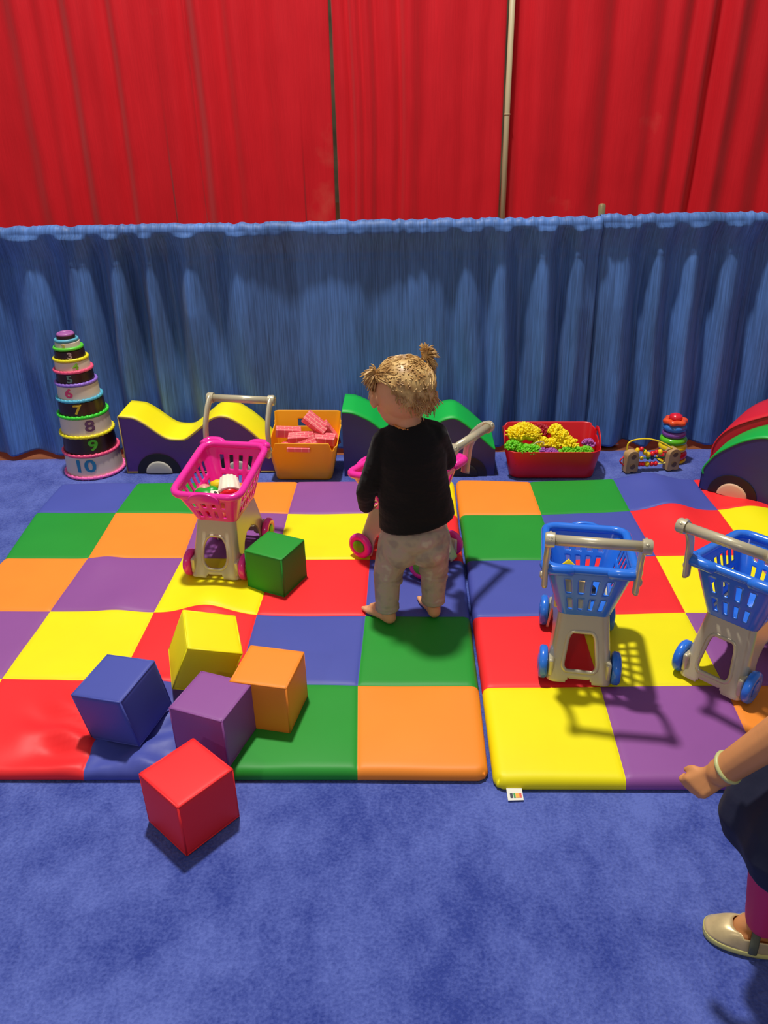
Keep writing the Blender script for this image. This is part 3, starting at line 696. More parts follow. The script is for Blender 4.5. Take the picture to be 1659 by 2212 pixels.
for i, (r, z) in enumerate(cup_z):
    n = 10 - i; z = z - .011; znext = (cup_z[i + 1][1] - .011) if i < 9 else z + .024
    h = znext - z; dark = n % 2 == 1
    look = {10: 'widest cream cake cup with blue number 10 at the bottom of the tower', 9: 'dark brown cake cup with green number 9', 8: 'cream cake cup with purple number 8', 7: 'dark brown cake cup with yellow number 7', 6: 'cream cake cup with pink number 6', 5: 'dark brown cake cup with grey green number 5', 4: 'small cream cake cup with green number 4', 3: 'small dark brown cake cup with pale number 3', 2: 'tiny cream cake cup with yellow number 2', 1: 'tiny purple frosted cake cup on top of the tower'}[n]
    t = empty('stacking_cake_cup', (-1.467 - .0015 * i, 1.69, z), label=look, cat='stacking cup', group='nesting cake cups stacked as a tower')
    rb = r * .93; rt = rb * .965
    bm = bmesh.new(); lathe(bm, [(rb * .9, .002), (rb, .002), (rt, h - .001), (rt - .004, h + .001), (0, h + .001)], 48)
    obj('cup_wall', bm, CHOC if dark else CREAM, t, angle=40)
    bm = bmesh.new(); nb = 30
    R = rb + .004
    torus(bm, R, .0062, Matrix.Translation((0, 0, .007)), 48, 8)
    for k in range(nb):
        a = 2 * pi * k / nb; bmesh.ops.create_icosphere(bm, subdivisions=2, radius=.0072 * min(1, .5 + r * 5), matrix=Matrix.Translation((R * cos(a), R * sin(a), .0075)) @ Matrix.Rotation(a, 4, 'Z') @ Matrix.Diagonal((1, 1.35, 1.1, 1)))
    obj('frosting_rim', bm, mat('frosting%d' % n, rim_c[i], .4), t)
    if n > 1:
        sz = h * .80; tb = text_mesh(str(n), sz)
        a0 = -pi / 2 + radians(num_ang[n] + 6)
        for v in tb.verts:
            x, y, zz = v.co; rr = rt + (rb - rt) * .5 + .0006 + zz; aa = a0 + x * 1.25 / rt
            v.co = (rr * cos(aa), rr * sin(aa), h * .60 + y)
        obj('number', tb, mat('digit%d' % n, num_c[n], .5), t, smooth=False)
    else:
        bm = bmesh.new(); torus(bm, .026, .007, Matrix.Translation((0, 0, .026)), 32, 10); lathe(bm, [(0, .03), (.018, .03), (.024, .024)], 24)
        obj('frosting_top', bm, mat('lilac_frosting', (170, 96, 166), .4), t)

# ------------------------------------------------------------------ yellow bin with brick blocks
def bin_top(k, s, x, y):
    c = .178
    if k == 0: c += -.014 + (.0 if abs(s) < .80 else -.03 * min(1, (abs(s) - .80) / .08) * (1 if abs(s) < .93 else max(0, (1 - abs(s)) / .07)))
    if k in (1, 3):
        yy = (y - 0) / .2; c = .150 + .035 * max(0, yy)
        if (k == 1 and s > .80) or (k == 3 and s < -.80): c = .19
        if (k == 1 and s > .88) or (k == 3 and s < -.88): c = .226
    if k == 2: c = .226 
    return c
def bin_hole(k, s, v):
    if k == 2: return abs(s) < .30 and .72 < v < .86
    if k == 0: return abs(s + .08) < .34 and .80 < v < .90
    return False
t = empty('storage_bin', (-.592, 1.568, 0), rz=radians(-2), label='yellow orange plastic bin filled with pink brick blocks', cat='storage bin')
YB = mat('yellow_bin_plastic', (250, 172, 10), .45)
bm, _ = shell(dict(x0=-.110, x1=.108, y0=.0, y1=.125, r=.022, z=.004), dict(x0=-.130, x1=.138, y0=-.020, y1=.175, r=.018, z=bin_top), 200, 40, hole=bin_hole)
o = obj('bin_body', bm, YB, t); solidify(o, .004); bevel(o, .001, 1)
BRK = bpy.data.materials.new('pink_brick_print'); BRK.use_nodes = True; nt = BRK.node_tree; b = nt.nodes['Principled BSDF']; b.inputs['Roughness'].default_value = .55
bt = nt.nodes.new('ShaderNodeTexBrick'); tc = nt.nodes.new('ShaderNodeTexCoord')
bt.inputs['Color1'].default_value = (*lin((244, 92, 108)), 1); bt.inputs['Color2'].default_value = (*lin((240, 104, 118)), 1); bt.inputs['Mortar'].default_value = (*lin((252, 160, 150)), 1)
bt.inputs['Scale'].default_value = 1; bt.inputs['Brick Width'].default_value = .030; bt.inputs['Row Height'].default_value = .0145; bt.inputs['Mortar Size'].default_value = .0016
nt.links.new(tc.outputs['Object'], bt.inputs['Vector']); nt.links.new(bt.outputs['Color'], b.inputs['Base Color'])
bricks = [((-.655, 1.665, .165), (0, .10, .15), 'pink brick block highest at the left side of the yellow bin'), ((-.545, 1.665, .200), (.55, .66, -.2), 'pink brick block leaning across the bin, showing its brick face'),
          ((-.600, 1.625, .155), (.15, -.05, .03), 'pink brick block lying flat in the middle of the bin'), ((-.585, 1.605, .138), (.9, -.40, .05), 'pink brick block tilted near the front edge of the bin'),
          ((-.515, 1.625, .150), (.15, .05, -.08), 'pink brick block at the right corner of the bin'), ((-.650, 1.635, .115), (.1, .2, 1.3), 'pink brick block wedged low at the left in the bin'),
          ((-.530, 1.615, .115), (.3, .5, .9), 'pink brick block wedged low at the right in the bin'), ((-.60, 1.645, .07), (0, 0, .2), 'pink brick block deep in the bin'), ((-.49, 1.685, .150), (.2, 1.0, .3), 'pink brick block standing at the back right of the bin')]
bb = None
for k, (p, r, lb) in enumerate(bricks):
    if bb is None:
        bm = bmesh.new(); add_box(bm, (0, 0, 0), (.100, .050, .032)); bb = obj('brick_block', bm, BRK, smooth=False); bevel(bb, .002, 2); q = bb
    else: q = bb.copy(); sc.collection.objects.link(q)
    q.location = p; q.rotation_euler = r; tag(q, lb, 'toy brick', 'pink brick blocks in the yellow bin')
q = bb.copy(); sc.collection.objects.link(q); q.location = (-.602, 1.556, .140); q.rotation_euler = (.10, .02, -.03); q.scale = (.9, .6, .5); tag(q, 'pink brick block poking out of the bin front handle slot', 'toy brick', 'pink brick blocks in the yellow bin')

# ------------------------------------------------------------------ red bin with shaggy noodle toys
def rtop(k, s, x, y):
    if k in (1, 3): return .122 + .040 * max(0, 1 - (s / .62) ** 2) ** .6 + .045 * max(0, (y - .02) / .2) + (.0)
    if k == 0: return .120 + .014 * max(0, abs(s) - .8)
    return .165
def rhole(k, s, v): return k in (1, 3) and abs(s) < .34 and .80 < v < .92
t = empty('storage_bin', (.385, 1.57, 0), rz=radians(-1), label='red plastic tub filled with yellow and green noodle toys', cat='storage bin')
RB = mat('red_bin_plastic', (214, 22, 34), .35)
bm, _ = shell(dict(x0=-.165, x1=.160, y0=.0, y1=.125, r=.04, z=.004), dict(x0=-.190, x1=.178, y0=-.022, y1=.185, r=.045, z=rtop), 200, 36, hole=rhole)
o = obj('tub_body', bm, RB, t); solidify(o, .004)
for z, w in ((.094, .11), (.084, .10), (.074, .12), (.064, .13)):
    bm = bmesh.new(); tube(bm, [(-.02 - w, -.0215 + (.122 - z) * .17, z), (-.02 + w, -.0215 + (.122 - z) * .17, z)], .0014, n=6); obj('ridge', bm, RB, t)
def shag(name, pts, col, n, ln, seedv, label, rad=.0038):
    rnd = random.Random(seedv); bm = bmesh.new()
    for _ in range(n):
        c = rnd.choice(pts); d = Vector((rnd.gauss(0, 1), rnd.gauss(0, 1), abs(rnd.gauss(0, 1)) + .25)).normalized()
        p0 = Vector(c[:3]) + Vector((d.x * c[3], d.y * c[3], d.z * c[4])) * .75
        p1 = Vector(c[:3]) + Vector((d.x * (c[3] + ln), d.y * (c[3] + ln), d.z * (c[4] + ln)))
        tube(bm, [p0, (p0 + p1) / 2 + Vector((rnd.uniform(-.003, .003), rnd.uniform(-.003, .003), 0)), p1 - (p1 - p0) * .06, p1], [rad, rad, rad * .9, rad * .35], n=6)
    for c in pts: ell(bm, c[:3], (c[3], c[3], c[4]))
    o = obj(name, bm, mat(name + str(seedv), col, .55)); return tag(o, label, 'noodle toy', 'shaggy noodle toys in the red tub')
shag('noodle_mitt', [(.245, 1.64, .150, .034, .026), (.275, 1.655, .158, .034, .026), (.30, 1.65, .150, .03, .022)], (250, 226, 10), 420, .017, 1, 'yellow shaggy noodle toy at the left rear of the red tub')
shag('noodle_mitt', [(.40, 1.66, .150, .02, .028), (.42, 1.645, .135, .026, .025), (.45, 1.625, .115, .028, .02), (.39, 1.63, .112, .024, .02), (.34, 1.63, .118, .022, .02)], (252, 230, 12), 460, .015, 2, 'yellow shaggy noodle toy slumped in the middle of the red tub')
shag('noodle_mitt', [(.225, 1.59, .122, .022, .02), (.26, 1.585, .112, .026, .018), (.30, 1.585, .108, .026, .016)], (110, 206, 24), 340, .013, 3, 'green shaggy noodle toy at the left front of the red tub')
shag('noodle_mitt', [(.43, 1.585, .100, .02, .014), (.47, 1.59, .100, .02, .014), (.51, 1.592, .100, .02, .014)], (120, 200, 26), 240, .012, 4, 'green shaggy noodle toy along the right front of the red tub')
shag('noodle_mitt', [(.345, 1.578, .098, .022, .016), (.375, 1.58, .098, .02, .014)], (158, 78, 168), 170, .011, 5, 'purple shaggy noodle toy at the front middle of the red tub')
shag('noodle_mitt', [(.525, 1.635, .110, .016, .014)], (176, 84, 170), 60, .016, 6, 'small purple shaggy noodle toy in the right corner of the red tub')
shag('noodle_mitt', [(.345, 1.70, .140, .03, .022)], (170, 18, 40), 170, .014, 7, 'dark red shaggy noodle toy at the rear of the red tub')
bm = bmesh.new(); tube(bm, [(.325 + .024 * cos(a), 1.60 + .01 * cos(a), .122 + .02 * sin(a)) for a in [pi * i / 12 for i in range(13)]], .005, n=8, flat=.5); tag(obj('cream_band', bm, mat('cream_band', (236, 222, 170), .5)), 'cream curved band between the yellow and green noodle toys', 'band')

# ------------------------------------------------------------------ bead maze
t = empty('bead_maze', (.765, 1.64, 0), label='small bead maze with wooden ends and coloured wires beside the ring stacker', cat='bead toy')
WOOD = mat('light_wood', (188, 150, 100), .5, vary=.2, vscale=30, stretch=(1, 1, .2))
for (x, y, rz) in ((-.068, -.012, .25), (.098, .008, .3)):
    bm = bmesh.new(); n = 24; fr = []
    for yy in (-.018, .018):
        loop = [(.026 * cos(a), yy, .068 + .026 * sin(a)) for a in [pi * i / n for i in range(n + 1)]] + [(-.026, yy, .004), (-.010, yy, .002), (0, yy, .007), (.010, yy, .002), (.026, yy, .004)]
        vs = [bm.verts.new(p) for p in loop]; bm.faces.new(vs); fr.append(vs)
    for k in range(len(fr[0])): q = (k + 1) % len(fr[0]); bm.faces.new((fr[0][k], fr[0][q], fr[1][q], fr[1][k]))
    for v in bm.verts: v.co = Matrix.Rotation(rz, 3, 'Z') @ v.co + Vector((x, y, 0))
    e = obj('wooden_end', bm, WOOD, t, angle=40); bevel(e, .002, 2)
    bm = bmesh.new()
    for zz in (.072, .030):
        M = Matrix.Translation((x, y, zz)) @ Matrix.Rotation(rz, 4, 'Z') @ Matrix.Translation((0, -.0185, 0)) @ Matrix.Rotation(pi / 2, 4, 'X'); lathe(bm, [(0, .001), (.011, .001), (.011, .0015), (.008, .0018), (0, .0005)], 20, M)
    obj('peg_ring', bm, mat('dark_wood_ring', (112, 84, 58), .6), e)
wires = [([(-.085, -.002, .088), (-.082, .0, .118), (-.05, .01, .128), (0, .015, .128), (.05, .01, .115), (.09, .0, .094)], (246, 214, 30)), ([(-.06, 0, .072), (-.03, -.005, .095), (0, 0, .062), (.03, .01, .075), (.09, .005, .075)], (236, 60, 40)),
         ([(-.06, 0, .03), (0, -.004, .028), (.09, .005, .03)], (236, 222, 120)), ([(-.06, .01, .05), (0, .012, .048), (.09, .015, .05)], (40, 120, 70)), ([(-.085, -.01, .02), (-.11, -.015, .045), (-.10, -.01, .06), (-.085, 0, .055)], (214, 40, 60))]
for p, c in wires:
    bm = bmesh.new(); tube(bm, smooth_path(p, 6), .0032, n=8); obj('wire', bm, mat('wire%d' % c[1], c, .4), t)
beads = [(-.045, -.004, .088, 'Y', .011), (-.03, -.006, .094, 'R', .010), (-.015, -.004, .080, 'Y', .011), (0, 0, .068, 'Y', .012), (.018, .004, .070, 'R', .011), (.034, .008, .074, 'R', .010), (.048, .008, .075, 'Y', .012), (-.02, -.003, .088, 'G', .007),
         (-.03, -.004, .029, 'R', .010), (-.016, -.004, .029, 'R', .010), (0, -.004, .029, 'Y', .0115), (.018, -.003, .029, 'R', .010), (.034, -.002, .03, 'R', .010), (-.045, .01, .048, 'B', .012), (-.02, .011, .048, 'Y', .009), (.005, .012, .049, 'G', .009), (.022, .012, .049, 'B', .009)]
BC = dict(Y=YP, R=RP, G=GP, B=mat('dark_blue_bead', (30, 70, 130), .35))
for x, y, z, c, r in beads:
    bm = bmesh.new(); bmesh.ops.create_icosphere(bm, subdivisions=3, radius=r, matrix=Matrix.Translation((x, y, z)) @ Matrix.Diagonal((.85, 1, 1, 1))); obj('bead', bm, BC[c], t)

# ------------------------------------------------------------------ ring stacker
sx, sy = .893, 1.745
t = empty('ring_stacker_base', (sx, sy, 0), label='base and post of the ring stacker under its coloured rings', cat='ring stacker')
bm = bmesh.new(); lathe(bm, [(0, .001), (.055, .001), (.058, .006), (.055, .012), (.012, .014), (.009, .16), (0, .165)], 32); obj('post', bm, YP, t, angle=50)
rings = [('red', (224, 30, 44), .046, .0165, .028), ('yellow', (244, 206, 20), .044, .017, .060), ('green', (96, 196, 30), .043, .015, .090), ('purple', (126, 70, 156), .038, .013, .116), ('blue', (56, 120, 206), .036, .015, .143), ]
for nm, c, R, r, z in rings:
    bm = bmesh.new(); torus(bm, R - .004, r, Matrix.Translation((0, 0, 0)), 40, 14)
    o = obj('stacking_ring', bm, mat(nm + '_ring_plastic', c, .2, coat=.4)); o.location = (sx - (z - .03) * .04, sy, z); tag(o, nm + ' plastic ring threaded on the ring stacker', 'stacking ring', 'rings of the ring stacker')
bm = bmesh.new(); n = 60; k = 12; ring = []
for i in range(n):
    a = 2 * pi * i / n; R = .033 + .004 * cos(6 * a); ring.append([bm.verts.new(((R + .013 * cos(2 * pi * j / k)) * cos(a), (R + .013 * cos(2 * pi * j / k)) * sin(a), .012 * sin(2 * pi * j / k))) for j in range(k)])
for i in range(n):
    for j in range(k): bm.faces.new((ring[i][j], ring[(i + 1) % n][j], ring[(i + 1) % n][(j + 1) % k], ring[i][(j + 1) % k]))
o = obj('stacking_ring', bm, mat('orange_ring_plastic', (240, 84, 36), .25, coat=.4)); o.location = (sx - .006, sy, .168); tag(o, 'orange scalloped ring near the top of the ring stacker', 'stacking ring', 'rings of the ring stacker')
bm = bmesh.new(); lathe(bm, [(0, .0), (.022, .0), (.026, .008), (.024, .018), (.012, .024), (0, .024)], 24)
o = obj('stacker_cap', bm, mat('red_cap_plastic', (226, 28, 50), .25, coat=.4)); o.location = (sx - .006, sy, .174); tag(o, 'red knob on top of the ring stacker', 'knob')

# ------------------------------------------------------------------ people
def hand(bm, w, fwd, palm_n, side, s=1.0, curl=.6):
    """palm + five curled fingers; w wrist, fwd direction of fingers, palm_n palm normal, side direction toward the thumb"""
    w, f, nrm, sd = Vector(w), Vector(fwd).normalized(), Vector(palm_n).normalized(), Vector(side).normalized()
    k0 = w + f * .030 * s
    for q in (-.012, -.004, .004, .012): round_cone(bm, w + sd * q * .7 * s, .0075 * s, k0 + sd * q * s, .0065 * s, 8)
    for q, L, r in ((.0135, .021, .0042), (.0046, .024, .0044), (-.0044, .022, .0042), (-.013, .017, .0037)):
        a = k0 + sd * q * s; d1 = (f * cos(curl * .6) + nrm * sin(curl * .6)); b = a + d1 * L * .55 * s
        d2 = (f * cos(curl * 1.7) + nrm * sin(curl * 1.7)); c = b + d2 * L * .45 * s; d3 = (f * cos(curl * 2.6) + nrm * sin(curl * 2.6)); e = c + d3 * L * .35 * s
        round_cone(bm, a, r * 1.15 * s, b, r * s, 8); round_cone(bm, b, r * s, c, r * .92 * s, 8); round_cone(bm, c, r * .92 * s, e, r * .8 * s, 8)
    a = w + f * .010 * s + sd * .010 * s; b = a + (sd * .8 + f * .6 + nrm * .35).normalized() * .015 * s; c = b + (f * .9 + nrm * .5 + sd * .1).normalized() * .012 * s
    round_cone(bm, a, .0062 * s, b, .005 * s, 8); round_cone(bm, b, .005 * s, c, .0042 * s, 8)
def foot(bm, heel, toe, ank, s=1.0):
    h, t, a = Vector(heel), Vector(toe), Vector(ank); d = (t - h).normalized(); sd = d.cross(Vector((0, 0, 1))).normalized()
    ball = h + (t - h) * .66
    round_cone(bm, h + Vector((0, 0, .018 * s)), .019 * s, a, .021 * s)
    round_cone(bm, h + Vector((0, 0, .017 * s)), .018 * s, ball + Vector((0, 0, .012 * s)), .016 * s)
    round_cone(bm, a, .019 * s, ball + Vector((0, 0, .016 * s)), .014 * s)
    for q in (-.011, 0, .011): round_cone(bm, h + (t - h) * .35 + sd * q * .6 * s + Vector((0, 0, .013 * s)), .012 * s, ball + sd * q * s + Vector((0, 0, .010 * s)), .011 * s)
    for i, q in enumerate((-.016, -.007, .001, .009, .016)):
        L = (.026, .024, .021, .018, .015)[i if True else 4 - i]; p = ball + sd * q * s + Vector((0, 0, .008 * s)); r = (.0075, .006, .0055, .0052, .005)[i]
        round_cone(bm, p, r * s, p + d * L * s, r * .9 * s, 8)
def head(bm, c, R, yaw, pitch, roll, s=1.0):
    """head facing local +Y; returns the matrix used"""
    M = Matrix.Translation(c) @ Matrix.Rotation(yaw, 4, 'Z') @ Matrix.Rotation(roll, 4, 'Y') @ Matrix.Rotation(pitch, 4, 'X') @ Matrix.Scale(s, 4)
    def e(p, sz): bmesh.ops.create_icosphere(bm, subdivisions=3, radius=1, matrix=M @ Matrix.Translation(p) @ Matrix.Diagonal((*sz, 1)))
    e((0, -.006, .018), (.070, .082, .074)); e((0, .020, -.018), (.058, .058, .058)); e((0, .050, -.045), (.026, .020, .022))   # cranium, face, chin
    e((.034, .045, -.022), (.024, .024, .024)); e((-.034, .045, -.022), (.024, .024, .024))                                   # cheeks
    e((0, .079, -.012), (.0075, .009, .009)); e((0, .074, .0), (.006, .008, .016))                                            # nose
    e((0, .071, -.034), (.015, .007, .004)); e((0, .069, -.041), (.012, .008, .004))                                          # lips
    for sx_ in (-1, 1):
        e((sx_ * .072, -.004, -.006), (.010, .015, .022)); e((sx_ * .080, -.012, .0), (.005, .010, .017))                 # ears
    return M
def eyes(M, parent):
    WE = mat('eye_white', (236, 232, 226), .2); IR = mat('eye_iris', (60, 84, 110), .2)
    for s in (-1, 1):
        bm = bmesh.new(); bmesh.ops.create_icosphere(bm, subdivisions=3, radius=.0115, matrix=M @ Matrix.Translation((s * .026, .0595, .004))); ey = obj('eye', bm, WE, parent)
        bm = bmesh.new(); bmesh.ops.create_icosphere(bm, subdivisions=2, radius=.0058, matrix=M @ Matrix.Translation((s * .0262, .0672, .004)) @ Matrix.Diagonal((1, .9, 1, 1))); obj('iris', bm, IR, ey)
def hair_mat(name, c1, c2):
    m = bpy.data.materials.new(name); m.use_nodes = True; nt = m.node_tree; b = nt.nodes['Principled BSDF']; b.inputs['Roughness'].default_value = .42
    tc = nt.nodes.new('ShaderNodeTexCoord'); n = nt.nodes.new('ShaderNodeTexNoise'); n.inputs['Scale'].default_value = 45; n.inputs['Detail'].default_value = 6; nt.links.new(tc.outputs['Object'], n.inputs['Vector'])
    r = nt.nodes.new('ShaderNodeValToRGB'); r.color_ramp.elements[0].position = .36; r.color_ramp.elements[1].position = .62
    r.color_ramp.elements[0].color = (*lin(c1), 1); r.color_ramp.elements[1].color = (*lin(c2), 1); nt.links.new(n.outputs['Fac'], r.inputs[0]); nt.links.new(r.outputs[0], b.inputs['Base Color']); return m
BLOND = hair_mat('blond_hair', (168, 122, 66), (226, 186, 118))

# ---- toddler seen from behind
T = empty('person', (-.19, .60, .034), label='barefoot blond toddler in black top and grey leggings, back turned, two pigtails', cat='person')
def W2(o):                                                   # geometry below is written in world coordinates
    o.location = Vector((0, 0, 0)) - T.location; return o
bm = bmesh.new()
HC = Vector((-.190, .600, .689))
HM = head(bm, HC, 1, radians(10), radians(-22), radians(4), 1.02)
round_cone(bm, (-.183, .592, .645), .037, (-.175, .592, .600), .036)           # neck
ell(bm, (-.172, .598, .51), (.062, .05, .09)); ell(bm, (-.165, .60, .36), (.072, .06, .07))
round_cone(bm, (-.235, .60, .575), .026, (-.272, .590, .475), .021); round_cone(bm, (-.272, .590, .475), .020, (-.288, .625, .385), .016)
hand(bm, (-.288, .628, .378), (0, .55, -.8), (.75, .5, .2), (.5, .5, .3), 1.0, .7)
round_cone(bm, (-.112, .605, .58), .026, (-.078, .64, .50), .021); round_cone(bm, (-.078, .64, .50), .020, (-.080, .73, .492), .016)
hand(bm, (-.080, .735, .492), (0.1, 1, -.05), (0, -.1, -1), (-1, .1, 0), 1.0, .75)
for hp, kn, an, he, to in (((-.205, .60, .30), (-.236, .600, .178), (-.240, .572, .080), (-.232, .560, .034), (-.306, .640, .034)),
                           ((-.122, .605, .30), (-.107, .622, .180), (-.110, .602, .080), (-.106, .590, .034), (-.136, .686, .034))):
    round_cone(bm, hp, .046, kn, .033); round_cone(bm, kn, .031, an, .022); foot(bm, he, to, an, 1.0)
body = W2(sculpt('body', bm, SKIN, T, .0032, 3, .5))
eyes(HM, body)
# leggings
bm = bmesh.new()
ell(bm, (-.163, .598, .300), (.090, .073, .066)); ell(bm, (-.196, .590, .262), (.058, .064, .055)); ell(bm, (-.128, .592, .262), (.058, .064, .055)); ell(bm, (-.160, .60, .345), (.084, .062, .04))
for hp, kn, an in (((-.205, .60, .28), (-.238, .600, .172), (-.239, .575, .098)), ((-.120, .603, .28), (-.107, .620, .172), (-.109, .604, .102))):
    round_cone(bm, hp, .056, kn, .040); round_cone(bm, kn, .0385, an, .034)
    for i in range(3):
        z = kn[2] + .012 - .012 * i; c = (kn[0] + (hp[0] - kn[0]) * .1, kn[1], z); torus(bm, .0375, .0055, Matrix.Translation(c) @ Matrix.Rotation(.25 * (i - 1), 4, 'Y'), 24, 8)
    torus(bm, .0315, .004, Matrix.Translation((an[0], an[1], an[2] - .022)), 24, 8); torus(bm, .032, .003, Matrix.Translation((an[0], an[1], an[2] - .012)), 24, 8)
LEG = mat('grey_floral_leggings', (158, 142, 124), .85, bump=.5, bscale=45, bdist=.004)
nt = LEG.node_tree; b = nt.nodes['Principled BSDF']; vo = nt.nodes.new('ShaderNodeTexNoise'); vo.inputs['Scale'].default_value = 22; tc = nt.nodes.new('ShaderNodeTexCoord'); nt.links.new(tc.outputs['Object'], vo.inputs['Vector'])
rp = nt.nodes.new('ShaderNodeValToRGB'); els = rp.color_ramp.elements; els[0].position = .36; els[0].color = (*lin((158, 146, 134)), 1); els[1].position = .48; els[1].color = (*lin((180, 168, 144)), 1)
e3 = els.new(.60); e3.color = (*lin((184, 160, 150)), 1); e4 = els.new(.68); e4.color = (*lin((200, 192, 170)), 1)
nt.links.new(vo.outputs['Fac'], rp.inputs[0]); nt.links.new(rp.outputs[0], b.inputs['Base Color'])
W2(sculpt('leggings', bm, LEG, T, .0032, 5))
# black top
BLK = mat('black_jersey', (20, 18, 18), .8, bump=.9, bscale=11, bdist=.012, stretch=(1, 1, 1.8), spec=.2, sheen=.1)
bm = bmesh.new()
prof = [(.345, (-.155, .598), .101, .078), (.37, (-.158, .598), .100, .076), (.42, (-.163, .597), .095, .072), (.48, (-.168, .597), .092, .070), (.54, (-.171, .596), .089, .066), (.575, (-.173, .595), .083, .060), (.602, (-.175, .594), .070, .054), (.618, (-.177, .594), .052, .046), (.626, (-.178, .594), .044, .041)]
rows = []
for z, (cx, cy), ax, ay in prof:
    row = []
    for k in range(40):
        a = 2 * pi * k / 40; x = cx + ax * cos(a); y = cy + ay * sin(a)
        zz = z + (.20 * (x - cx) * max(0, 1 - (z - .345) / .15) if z < .49 else 0) + (.22 * (x - cx) * max(0, (z - .5) / .1) if z > .5 else 0) * .4
        fo = 1 + .018 * sin(a * 5 + z * 50) + .03 * noise.noise((a * 1.5, z * 22, 3))
        row.append(bm.verts.new((cx + ax * fo * cos(a), cy + ay * fo * sin(a), zz)))
    rows.append(row)
for A, B in zip(rows, rows[1:]):
    for k in range(40): bm.faces.new((A[k], A[(k + 1) % 40], B[(k + 1) % 40], B[k]))
bm.faces.new(rows[0][::-1]); bm.faces.new(rows[-1])
torus(bm, .093, .006, Matrix.Translation((-.155, .598, .347)) @ Matrix.Rotation(-.20, 4, 'Y') @ Matrix.Diagonal((1.04, .82, 1, 1)), 40, 8)
round_cone(bm, (-.205, .598, .584), .034, (-.234, .598, .570), .038); round_cone(bm, (-.234, .598, .570), .038, (-.272, .590, .470), .031)
round_cone(bm, (-.272, .590, .470), .031, (-.290, .600, .425), .028); round_cone(bm, (-.290, .600, .425), .027, (-.292, .628, .372), .022)
round_cone(bm, (-.14, .600, .598), .034, (-.112, .603, .586), .037); round_cone(bm, (-.112, .603, .586), .037, (-.078, .64, .50), .029); round_cone(bm, (-.078, .64, .50), .028, (-.080, .715, .492), .022)
top = sculpt('black_top', bm, BLK, T, .0035, 4); W2(top)
bm = bmesh.new(); torus(bm, .041, .0022, Matrix.Translation((-.178, .594, .627)) @ Matrix.Rotation(.12, 4, 'Y') @ Matrix.Rotation(.15, 4, 'X'), 48, 8)
for k in range(24): a = 2 * pi * k / 24; bmesh.ops.create_icosphere(bm, subdivisions=1, radius=.0036, matrix=Matrix.Translation((-.178, .594, .627)) @ Matrix.Rotation(.12, 4, 'Y') @ Matrix.Rotation(.15, 4, 'X') @ Matrix.Translation((.0415 * cos(a), .0415 * sin(a), 0)))
W2(obj('amber_necklace', bm, mat('amber', (214, 130, 50), .15, spec=.8), T))
# hair: cap + strands combed to two pigtails
bm = bmesh.new()
rnd = random.Random(3)
pl = HM @ Vector((-.068, -.018, .052)); pr_ = HM @ Vector((.050, -.012, .086))
capm = HM @ Matrix.Translation((0, -.008, .022)) @ Matrix.Diagonal((.0745, .0865, .078, 1))
r = bmesh.ops.create_uvsphere(bm, u_segments=40, v_segments=24, radius=1)
dl = []
for v in r['verts']:
    x, y, z = v.co
    # hairline: keep crown, back (y<0); open face and the nape (lower on the viewer's right side)
    nape = -.66 - .42 * max(0, x + .1) + .95 * max(0, -x - .15)
    if (y > .35 and z < .42 - .0) or (y <= .35 and z < nape - .10 * 0) or (x < -.62 and z < .05): dl.append(v)
bmesh.ops.delete(bm, geom=dl, context='VERTS')
for v in bm.verts:
    nz = noise.noise(v.co * 4) * .02; v.co = capm @ (v.co * (1 + nz))
def strand(p, q, bulge, r0, jit=.0016):
    P0 = Vector(p); Q = Vector(q); c = HM @ Vector((0, -.008, .022)); mid = (P0 + Q) / 2; dirv = (mid - c); 
    mid = c + dirv.normalized() * max(dirv.length, bulge) + Vector((rnd.gauss(0, jit), rnd.gauss(0, jit), rnd.gauss(0, jit)))
    pts = smooth_path([P0, P0.lerp(mid, .55) * .5 + (c + (P0.lerp(mid, .55) - c).normalized() * bulge) * .5, mid, mid.lerp(Q, .55) * .5 + (c + (mid.lerp(Q, .55) - c).normalized() * bulge) * .5, Q], 3)
    tube(bm, pts, [r0 * (1 - .6 * i / len(pts)) for i in range(len(pts))], n=5, cap=False)
for _ in range(760):
    a = rnd.uniform(-2.9, .3) ; el = rnd.uniform(-.8, 1.45)
    d = Vector((cos(a) * cos(el), sin(a) * cos(el), sin(el)))
    if d.z < -.66 - .42 * max(0, d.x + .1) + .95 * max(0, -d.x - .15) + .06: continue
    p = capm @ (d * 1.01); tgt = pl if d.x < -.05 + rnd.gauss(0, .15) else pr_
    if d.z < -.20 and rnd.random() < .85:                     # loose wisps at the nape
        tgt = p + Vector((rnd.gauss(.004, .006), .004, -rnd.uniform(.012, .03)))
        tube(bm, smooth_path([p, p.lerp(tgt, .5) + Vector((0, -.001, 0)), tgt], 3), .0010, n=4, cap=False); continue
    strand(p, tgt, .0800, rnd.uniform(.0010, .0018))
def pigtail(base, tip_dirs, n, ln, spread):
    for k in range(n):
        d = Vector(rnd.choice(tip_dirs)).normalized(); d = (d + Vector((rnd.gauss(0, spread), rnd.gauss(0, spread), rnd.gauss(0, spread)))).normalized()
        L = ln * rnd.uniform(.6, 1.1); b0 = base + Vector((rnd.gauss(0, .003), rnd.gauss(0, .003), rnd.gauss(0, .003)))
        e = b0 + d * L; e.z -= L * .25
        tube(bm, smooth_path([b0, b0.lerp(e, .5) + Vector((0, 0, L * .16)), e], 4), [.0022] * 6 + [.0017, .0012, .0005], n=5, cap=False)
pigtail(pl, [(-1, 0, .1), (-.9, -.1, -.6), (-.5, -.1, -1), (-1, 0, .5)], 150, .036, .30)
up1 = pr_ + Vector((.002, 0, .012))
